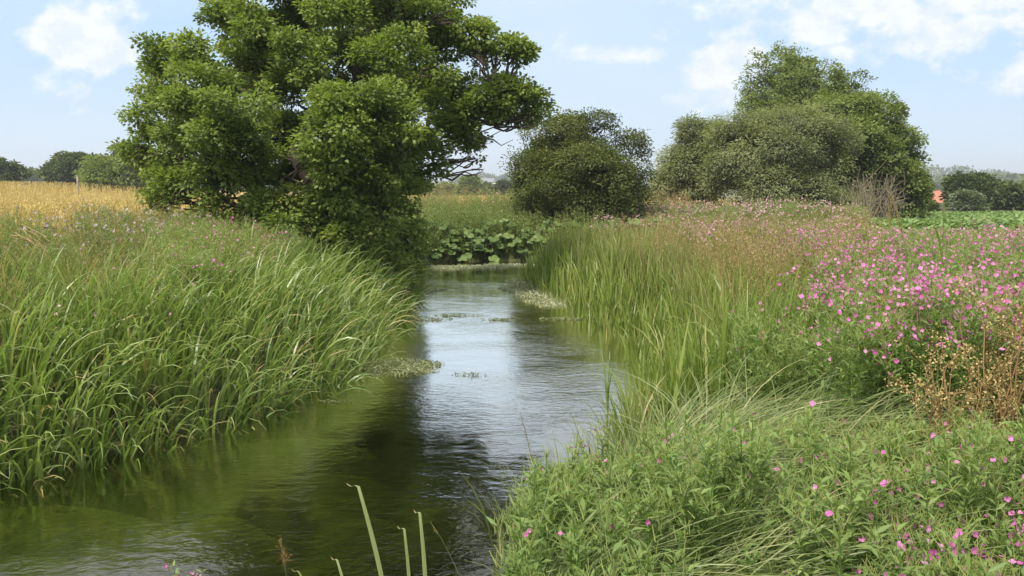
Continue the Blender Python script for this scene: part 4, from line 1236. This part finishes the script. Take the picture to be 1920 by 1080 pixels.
protos = [willowherb(H, 200 + i, f) for i, (H, f) in enumerate([(.62, 3), (.70, 5), (.55, 2), (.66, 8), (.5, 1), (.58, 10)])]
rng = np.random.default_rng(5)
spots = []
for row in [
        (1065, 812, 4.05, 0, 'willowherb spire with one pink flower rising highest over the bright water'),
        (1150, 796, 4.3, 1, 'willowherb with paired pink flowers just left of the reed edge'),
        (1005, 878, 3.75, 2, 'small willowherb at the waterline beside the slender leaning grass stalk'),
        (1185, 825, 4.25, 0, 'willowherb with two pink buds touching the foot of the reeds'),
        (1100, 850, 4.05, 2, 'nearly flowerless willowherb between the spire and the reed edge'),
        (1235, 862, 4.0, 4, 'short flowerless willowherb below the first reeds'),
        (1170, 920, 3.5, 1, 'willowherb with a pair of pink blooms halfway down the foreground herbs'),
        (1050, 940, 3.6, 4, 'pale leafy willowherb leaning over the dark water edge'),
        (965, 1020, 3.3, 4, 'lowest willowherb at the bottom corner of the water edge'),
        (1210, 955, 3.2, 0, 'willowherb with low pink blooms above the combed sedge at bottom'),
        (1330, 824, 4.3, 1, 'willowherb with pink tip standing in front of the yellowing reeds'),
        (1484, 836, 4.1, 0, 'willowherb with one small pink flower over the middle of the pale sedge'),
        (1602, 846, 3.9, 1, 'willowherb holding a single bright bloom above the pale sedge'),
        (1580, 880, 3.6, 3, 'willowherb with two round blooms below the bright single one'),
        (1725, 850, 3.7, 5, 'bushy willowherb with a broad spray of pink flowers on the sedge crest'),
        (1690, 880, 3.5, 3, 'willowherb left of the bushy spray with a loose row of flowers'),
        (1500, 960, 2.9, 3, 'willowherb with a tight pink cluster in the bottom middle of the sedge'),
        (1540, 978, 2.8, 0, 'willowherb with one bloom right of the tight pink cluster'),
        (1488, 1040, 2.6, 4, 'low willowherb with small buds under the tight pink cluster'),
        (1660, 1030, 2.6, 5, 'willowherb with many blooms along the bottom edge right of centre'),
        (1720, 1045, 2.55, 3, 'willowherb behind the bottom edge blooms, leaning right'),
        (1800, 885, 3.5, 3, 'willowherb with scattered blooms in front of the dead docks'),
        (1860, 920, 3.2, 5, 'dense pink willowherb below the dead docks at the right edge'),
        (1900, 950, 2.7, 5, 'large-flowered willowherb closest to the right edge'),
        (1810, 990, 2.9, 5, 'willowherb hung with pink flowers in the right corner, left of the largest blooms'),
        (1905, 1000, 2.45, 3, 'pale leafy willowherb in the bottom right corner')]:
    spots.append(row)
spots.append((338, 1069, 2.7, 3, 'lone willowherb whose pink tip pokes up at the bottom left of the water'))
used = set()
for i, (px, py, Yd, k, g_) in enumerate(spots):
    top = W(px, py, Yd); z0 = float(height(top[0], Yd))
    if k not in used:
        o = protos[k]; used.add(k)
    else:
        o = copy_tree(protos[k])
    Hh = [.62, .70, .55, .66, .5, .58][k]
    s = max(.7, (top[2] - max(z0, 0)) / Hh)
    s = min(s, 1.35)
    o.location = (top[0], Yd, top[2] - Hh * s); o.rotation_euler = (rng.normal(0, .08), rng.normal(0, .08), rng.uniform(0, 6.28)); o.scale = (s,) * 3
    o['label'] = g_; o['group'] = 'willowherb plants in the foreground'

# ------------------------------------------------------------------ foreground iris leaves
root = empty('iris_plant', (-.36, 2.45, 0), 'narrow iris clump whose brown-tipped leaves rise at the bottom centre', 'iris')
for (bx, by, tx, ty, hook, w, wd) in [(742, 1160, 672, 912, -1, .013, .6), (735, 1160, 758, 992, -.6, .010, .5), (768, 1160, 787, 962, -.5, .012, .5), (670, 1160, 632, 1050, -.5, .010, .4), (655, 1130, 560, 1072, -.6, .006, .3)]:
    a, b = W(bx, by, 2.5), W(tx, ty, 2.5); a[1] += rng.normal(0, .03)
    a2 = a.copy(); a2[2] = height(a[0], a[1]) - .02
    n = 16; t = np.linspace(0, 1, n)[:, None]
    pts = a2 + (b - a2) * t; pts[:, 0] += (a[0] - a2[0]) * 0 + .03 * np.sin(t[:, 0] * PI)
    hk = [b + [hook * .010, 0, .003], b + [hook * .02, 0, 0], b + [hook * .028, 0, .004], b + [hook * .034, 0, .010]]
    pts = np.concatenate([pts, np.array(hk)])
    m_ = len(pts); tt = np.linspace(0, 1, m_)
    ww = w * .5 * np.where(tt < .6, 1, 1 - ((tt - .6) / .4) ** 1.3 * .93)
    V = np.zeros((m_, 3, 3)); sd_ = np.array([.96, .28, 0])
    V[:, 0] = pts - sd_ * ww[:, None]; V[:, 1] = pts + np.array([0, -.25, 0]) * ww[:, None]; V[:, 2] = pts + sd_ * ww[:, None]
    f = [[i * 3 + j_, i * 3 + j_ + 1, i * 3 + 4 + j_, i * 3 + 3 + j_] for i in range(m_ - 1) for j_ in range(2)]
    lb = MB(); lb.add(V.reshape(-1, 3) - np.array(root.location), f, np.repeat(.66 + .36 * sst((tt - .68) / .3), 3)); lb.build('leaf', M['palesedge'], root)


def grass_stalk(name, label, base, top, nod, nb, mat='straw', r=.0015, head=.25, leafn=2, size=.012, spread=.02, lw=.006):
    root = empty(name, tuple(base), label, 'grass stalk')
    base, top = np.asarray(base, float), np.asarray(top, float)
    pts = curve(np.zeros(3), top - base, 0, 10, 0); pts[:, 0] += nod * np.linspace(0, 1, 10) ** 3 - nod * np.linspace(0, 1, 10) * .4
    b = MB(); tube(b, pts, np.linspace(r, r * .4, 10), 5, .5); b.build('stem', M['stem'], root)
    h = MB(); ln = np.linalg.norm(top - base) * head; e = pts[-1]; dv = nrm(pts[-1] - pts[-3])
    t = U_(0, 1, nb); Q = e - dv * ln * t[:, None] + rng.normal(0, spread, (nb, 3)) * np.sin(np.clip(t, .1, 1) * 2.6)[:, None]
    A_ = e - dv * ln * np.clip(t + .12, 0, 1.1)[:, None]
    stems(h, A_, Q, .0005, .4, 0)
    leaves(h, Q, nrm(Q - A_ + dv * .01), rng.normal(size=(nb, 3)), size, size * .3, U_(.2, .9, nb), 0, .1, .1, False)
    h.build('seed_head', M[mat], root)
    for i in range(leafn):
        l_ = MB(); blades(l_, pts[2 + 2 * i][None], np.array([.3 * np.linalg.norm(top - base)]), lw, rng.uniform(0, 6.28), .25, 1.2, .5, 7); l_.build('leaf', M['reed'], root)
    return root


def gbase(px, Yd):
    x = W(px, 700, Yd)[0]
    return np.array([x, Yd, float(height(x, Yd)) - .02])


grass_stalk('grass_stalk', 'small brown feathery grass head standing against dark water at the bottom', gbase(548, 2.6) + [0, 0, 0], W(530, 1010, 2.6), -.01, 60, 'rust', head=.16, size=.006, spread=.012, leafn=0)
grass_stalk('grass_stalk', 'slender bare grass stalk leaning left over the bright water', gbase(1035, 3.9), W(980, 770, 3.9), -.02, 30, 'straw', head=.35, size=.006, spread=.01, leafn=2)
grass_stalk('grass_stalk', 'thin drooping grass stem over dark water right of the iris clump', gbase(905, 2.7), W(842, 975, 2.7), -.10, 8, 'straw', head=.1, size=.01, spread=.003, leafn=0)
grass_stalk('grass_stalk', 'tall dark green grass spike standing above the pink thicket', gbase(1764, 6.4), W(1770, 372, 6.4), 0, 30, 'sedge', r=.004, head=.25, size=.03, spread=.004, leafn=3, lw=.014)
grass_stalk('grass_stalk', 'buff grass seed spike in front of the right-hand trees', gbase(1662, 6.6), W(1668, 362, 6.6), .02, 90, 'straw', head=.16, size=.02, spread=.008, leafn=1)
grass_stalk('grass_stalk', 'buff nodding grass head beside the rusty bush', gbase(1728, 6.8), W(1692, 368, 6.8), -.12, 90, 'straw', head=.22, size=.02, spread=.01, leafn=1)

# reed standing in the water by the right bank
rw = np.array([W(1136, 800, 6.3)[0], 6.3, -.1])
root = empty('reed_stem', tuple(rw), 'dark reed shoot standing alone in the water off the right bank', 'reed')
b = MB(); tube(b, [(0, 0, -.25), (.01, 0, .2), (.02, 0, .72)], [.006, .005, .002], 6, .3); b.build('stem', M['stem'], root)
for zz, a, l_ in ((.15, 1.2, .35), (.25, -1.4, .3), (.3, .2, .5), (.35, -.3, .45), (.12, -1.9, .22), (.42, 2.6, .36)):
    b = MB(); blades(b, np.array([[.01, 0, zz]]), l_, .016, a, .15, .5, .25, 6); b.build('leaf', M['sedge'], root)


# dried umbels (hogweed)
def umbel(name, label, px, py, Yd, R, mat, rays=16, tilt=.15):
    top = W(px, py, Yd); base_ = gbase(px + 15, Yd)
    root = empty(name, tuple(base_), label, 'hogweed')
    b = MB(); T = top - base_ - [0, 0, R * .8]
    tube(b, curve(np.zeros(3), T, .0, 7, .01), np.linspace(.007, .004, 7), 6, .6); b.build('stem', M['straw'], root)
    h = MB()
    for i in range(rays):
        a = i * 2.4; rr = R * math.sqrt((i + .5) / rays)
        e = T + [math.cos(a) * rr, math.sin(a) * rr, R * .8 - .25 * rr]
        tube(h, curve(T, e, -.08, 5, .01), np.linspace(.0022, .0012, 5), 4, .5)
        Q = e + rng.normal(0, R * .11, (16, 3)) * [1, 1, .3]
        leaves(h, Q, rng.normal(size=(16, 3)) + [0, 0, .5], rng.normal(size=(16, 3)), R * .13, R * .09, U_(.2, 1, 16), 0, .1, .1, False)
    h.build('umbel', M[mat], root)


umbel('hogweed', 'dried hogweed with pale bent stalk, leftmost of the three umbels', 1658, 556, 5.2, .075, 'rust')
umbel('hogweed', 'dried hogweed with a wide rust-brown flat umbel among pink flowers', 1722, 568, 5.0, .095, 'rust')
umbel('hogweed', 'dried straw-coloured hogweed low beside the rust-brown umbel', 1662, 606, 4.9, .08, 'straw')


# dead brown docks at the right edge
def dock(label, px, top_y, Yd, n, spread):
    b0 = gbase(px, Yd); root = empty('dead_dock', tuple(b0), label, 'dock')
    tz = W(px, top_y, Yd)[2] - b0[2]
    st, hd = MB(), MB()
    for i in range(n):
        a = rng.uniform(0, 6.28); e = np.array([math.cos(a) * spread * rng.uniform(.3, 1), math.sin(a) * spread * .6, tz * rng.uniform(.7, 1.)])
        s = np.array([rng.normal(0, .04), rng.normal(0, .04), -.02])
        c = curve(s, e, .04, 9, .012); tube(st, c, np.linspace(.006, .002, 9), 5, rng.uniform(.1, .8))
        for q in range(7):
            k = rng.integers(4, 9); ee = c[k] + np.array([rng.normal(0, .09), rng.normal(0, .09), rng.uniform(.04, .16)])
            cc = curve(c[k], ee, 0, 5, .02); tube(st, cc, np.linspace(.0022, .001, 5), 4, rng.uniform(.1, .8))
            Q = cc[rng.integers(1, 5, 26)] + rng.normal(0, .012, (26, 3))
            leaves(hd, Q, rng.normal(size=(26, 3)), rng.normal(size=(26, 3)), .013, .009, U_(0, 1, 26), 0, .1, .1, False)
    st.build('stems', M['rust'], root); hd.build('seed_heads', M['straw' if 'straw' in label else 'dockseed'], root)


M['dockseed'] = leafmat('dock_seed', [(0, (.22, .18, .06)), (.5, (.38, .29, .12)), (1, (.52, .40, .19))], .2, .6, .2)
dock('tall brown dead dock with branching stems at the right edge', 1880, 570, 4.05, 13, .30)
dock('ochre dead dock left of the tall one at the right edge', 1800, 640, 3.95, 9, .22)
dock('ochre dead dock hidden low behind the tall one at the right edge', 1930, 620, 4.3, 9, .25)

# fallen dry stalks on the left bank
b0 = gbase(75, 9.2); b0[2] += .55
root = empty('dry_stalk_bundle', tuple(b0), 'bundle of fallen pale dry stalks lying in the left bank grass', 'dry stalks')
b = MB()
for i in range(12):
    s = rng.normal(0, .05, 3) + [-.12, 0, .18]; tube(b, curve(s, s + [.32 + rng.normal(0, .06), rng.normal(0, .1), -.22 + rng.normal(0, .05)], .03, 6, .02), np.linspace(.007, .003, 6), 5, rng.uniform(.5, 1))
b.build('stalks', M['straw'], root)

# ------------------------------------------------------------------ weed in the stream
mb = MB()


def mat_patch(px, py, Rx, Ry, n, tmin, tmax):
    Yd = CAMZ * F / (py - 357.); x = (px - 960) / F * Yd
    a = U_(0, 6.28, n); r = np.sqrt(U_(0, 1, n))
    P = np.stack([x + Rx * r * np.cos(a) * (1 + .3 * np.sin(3 * a)), Yd + Ry * r * np.sin(a), U_(.002, .018, n)], 1)
    D = np.stack([rng.normal(0, 1, n), rng.normal(0, .6, n), rng.normal(.15, .2, n)], 1)
    leaves(mb, P, D, np.array([0, 0, 1.]) + rng.normal(0, .5, (n, 3)), U_(.012, .035, n) * (Yd / 9) ** .5, U_(.006, .016, n) * (Yd / 9) ** .5, U_(tmin, tmax, n), 0, .1, .1, False)


for a_ in [(735, 692, .42, .45, 2600, .0, .7), (775, 700, .22, .12, 500, .0, .9), (790, 690, .15, .3, 500, .0, .6), (880, 707, .16, .03, 90, 0, .4), (935, 601, .22, .05, 200, 0, .4), (850, 593, .3, .06, 240, 0, .5), (800, 600, .3, .1, 300, 0, .5), (1060, 600, .3, .1, 400, 0, .6),
           (1000, 545, .55, 1.2, 3400, .2, 1.), (1035, 568, .4, .6, 1800, .2, 1.), (985, 530, .35, .9, 1500, .3, 1.), (900, 500, 1.15, .35, 3600, .4, 1.), (850, 503, .6, .4, 1400, .4, 1.), (960, 497, .6, .3, 1200, .4, 1.),
           (800, 545, .3, .5, 900, .2, 1.), (780, 530, .3, .6, 700, .2, 1.), (620, 760, .15, .04, 90, 0, .5)]:
    mat_patch(*a_)
tag(mb.build('floating_weed', M['mat']), 'pale floating water-crowfoot mats along the edges and bends of the stream', 'water weed', kind='stuff')

mb = MB()      # submerged streamers
for (px, py, Rx, Ry, n, t0_, t1_, zt) in [(560, 822, .55, .10, 2600, .8, 1., -.03), (90, 955, .6, .15, 2600, .7, 1., -.035), (330, 985, .5, .15, 1500, .5, .9, -.09), (430, 985, .3, .08, 700, .5, .9, -.07), (640, 745, .5, .3, 1800, .4, .9, -.08),
                                           (640, 880, .35, .15, 1300, .3, .8, -.08), (700, 960, .3, .2, 1200, .2, .7, -.1), (880, 940, .25, .2, 1000, .3, .7, -.06), (650, 1040, .2, .1, 600, .4, .8, -.08), (20, 1040, .4, .3, 1200, .3, .7, -.1), (420, 975, .2, .07, 700, .7, 1., -.03)]:
    Yd = CAMZ * F / (py - 357.); x = (px - 960) / F * Yd
    a = U_(0, 6.28, n); r = np.sqrt(U_(0, 1, n))
    P = np.stack([x + Rx * r * np.cos(a), Yd + Ry * r * np.sin(a), zt - .12 * r ** 2 - U_(0, .05, n)], 1)
    blades(mb, P, U_(.08, .22, n), U_(.004, .009, n), rng.normal(-2.0, .35, n), 1.5, U_(-.05, .15, n), U_(t0_, t1_, n), 4, twist=.3)
tag(mb.build('submerged_weed', M['weed']), 'yellow-green submerged weed streaming under the water on the left', 'water weed', kind='stuff')

# ------------------------------------------------------------------ air
hb_ = MB(); boxm(hb_, -3900, 3900, -55, 5400, -3, 60)
hm = newmat('haze_air'); N, Lk = hm.node_tree.nodes, hm.node_tree.links
pv = N.new('ShaderNodeVolumePrincipled'); pv.inputs['Density'].default_value = .0006; pv.inputs['Color'].default_value = (.86, .92, 1, 1)
pv.inputs['Anisotropy'].default_value = .2
o = N.new('ShaderNodeOutputMaterial'); Lk.new(pv.outputs[0], o.inputs['Volume'])
tag(hb_.build('haze', hm, smooth=False), kind='stuff')
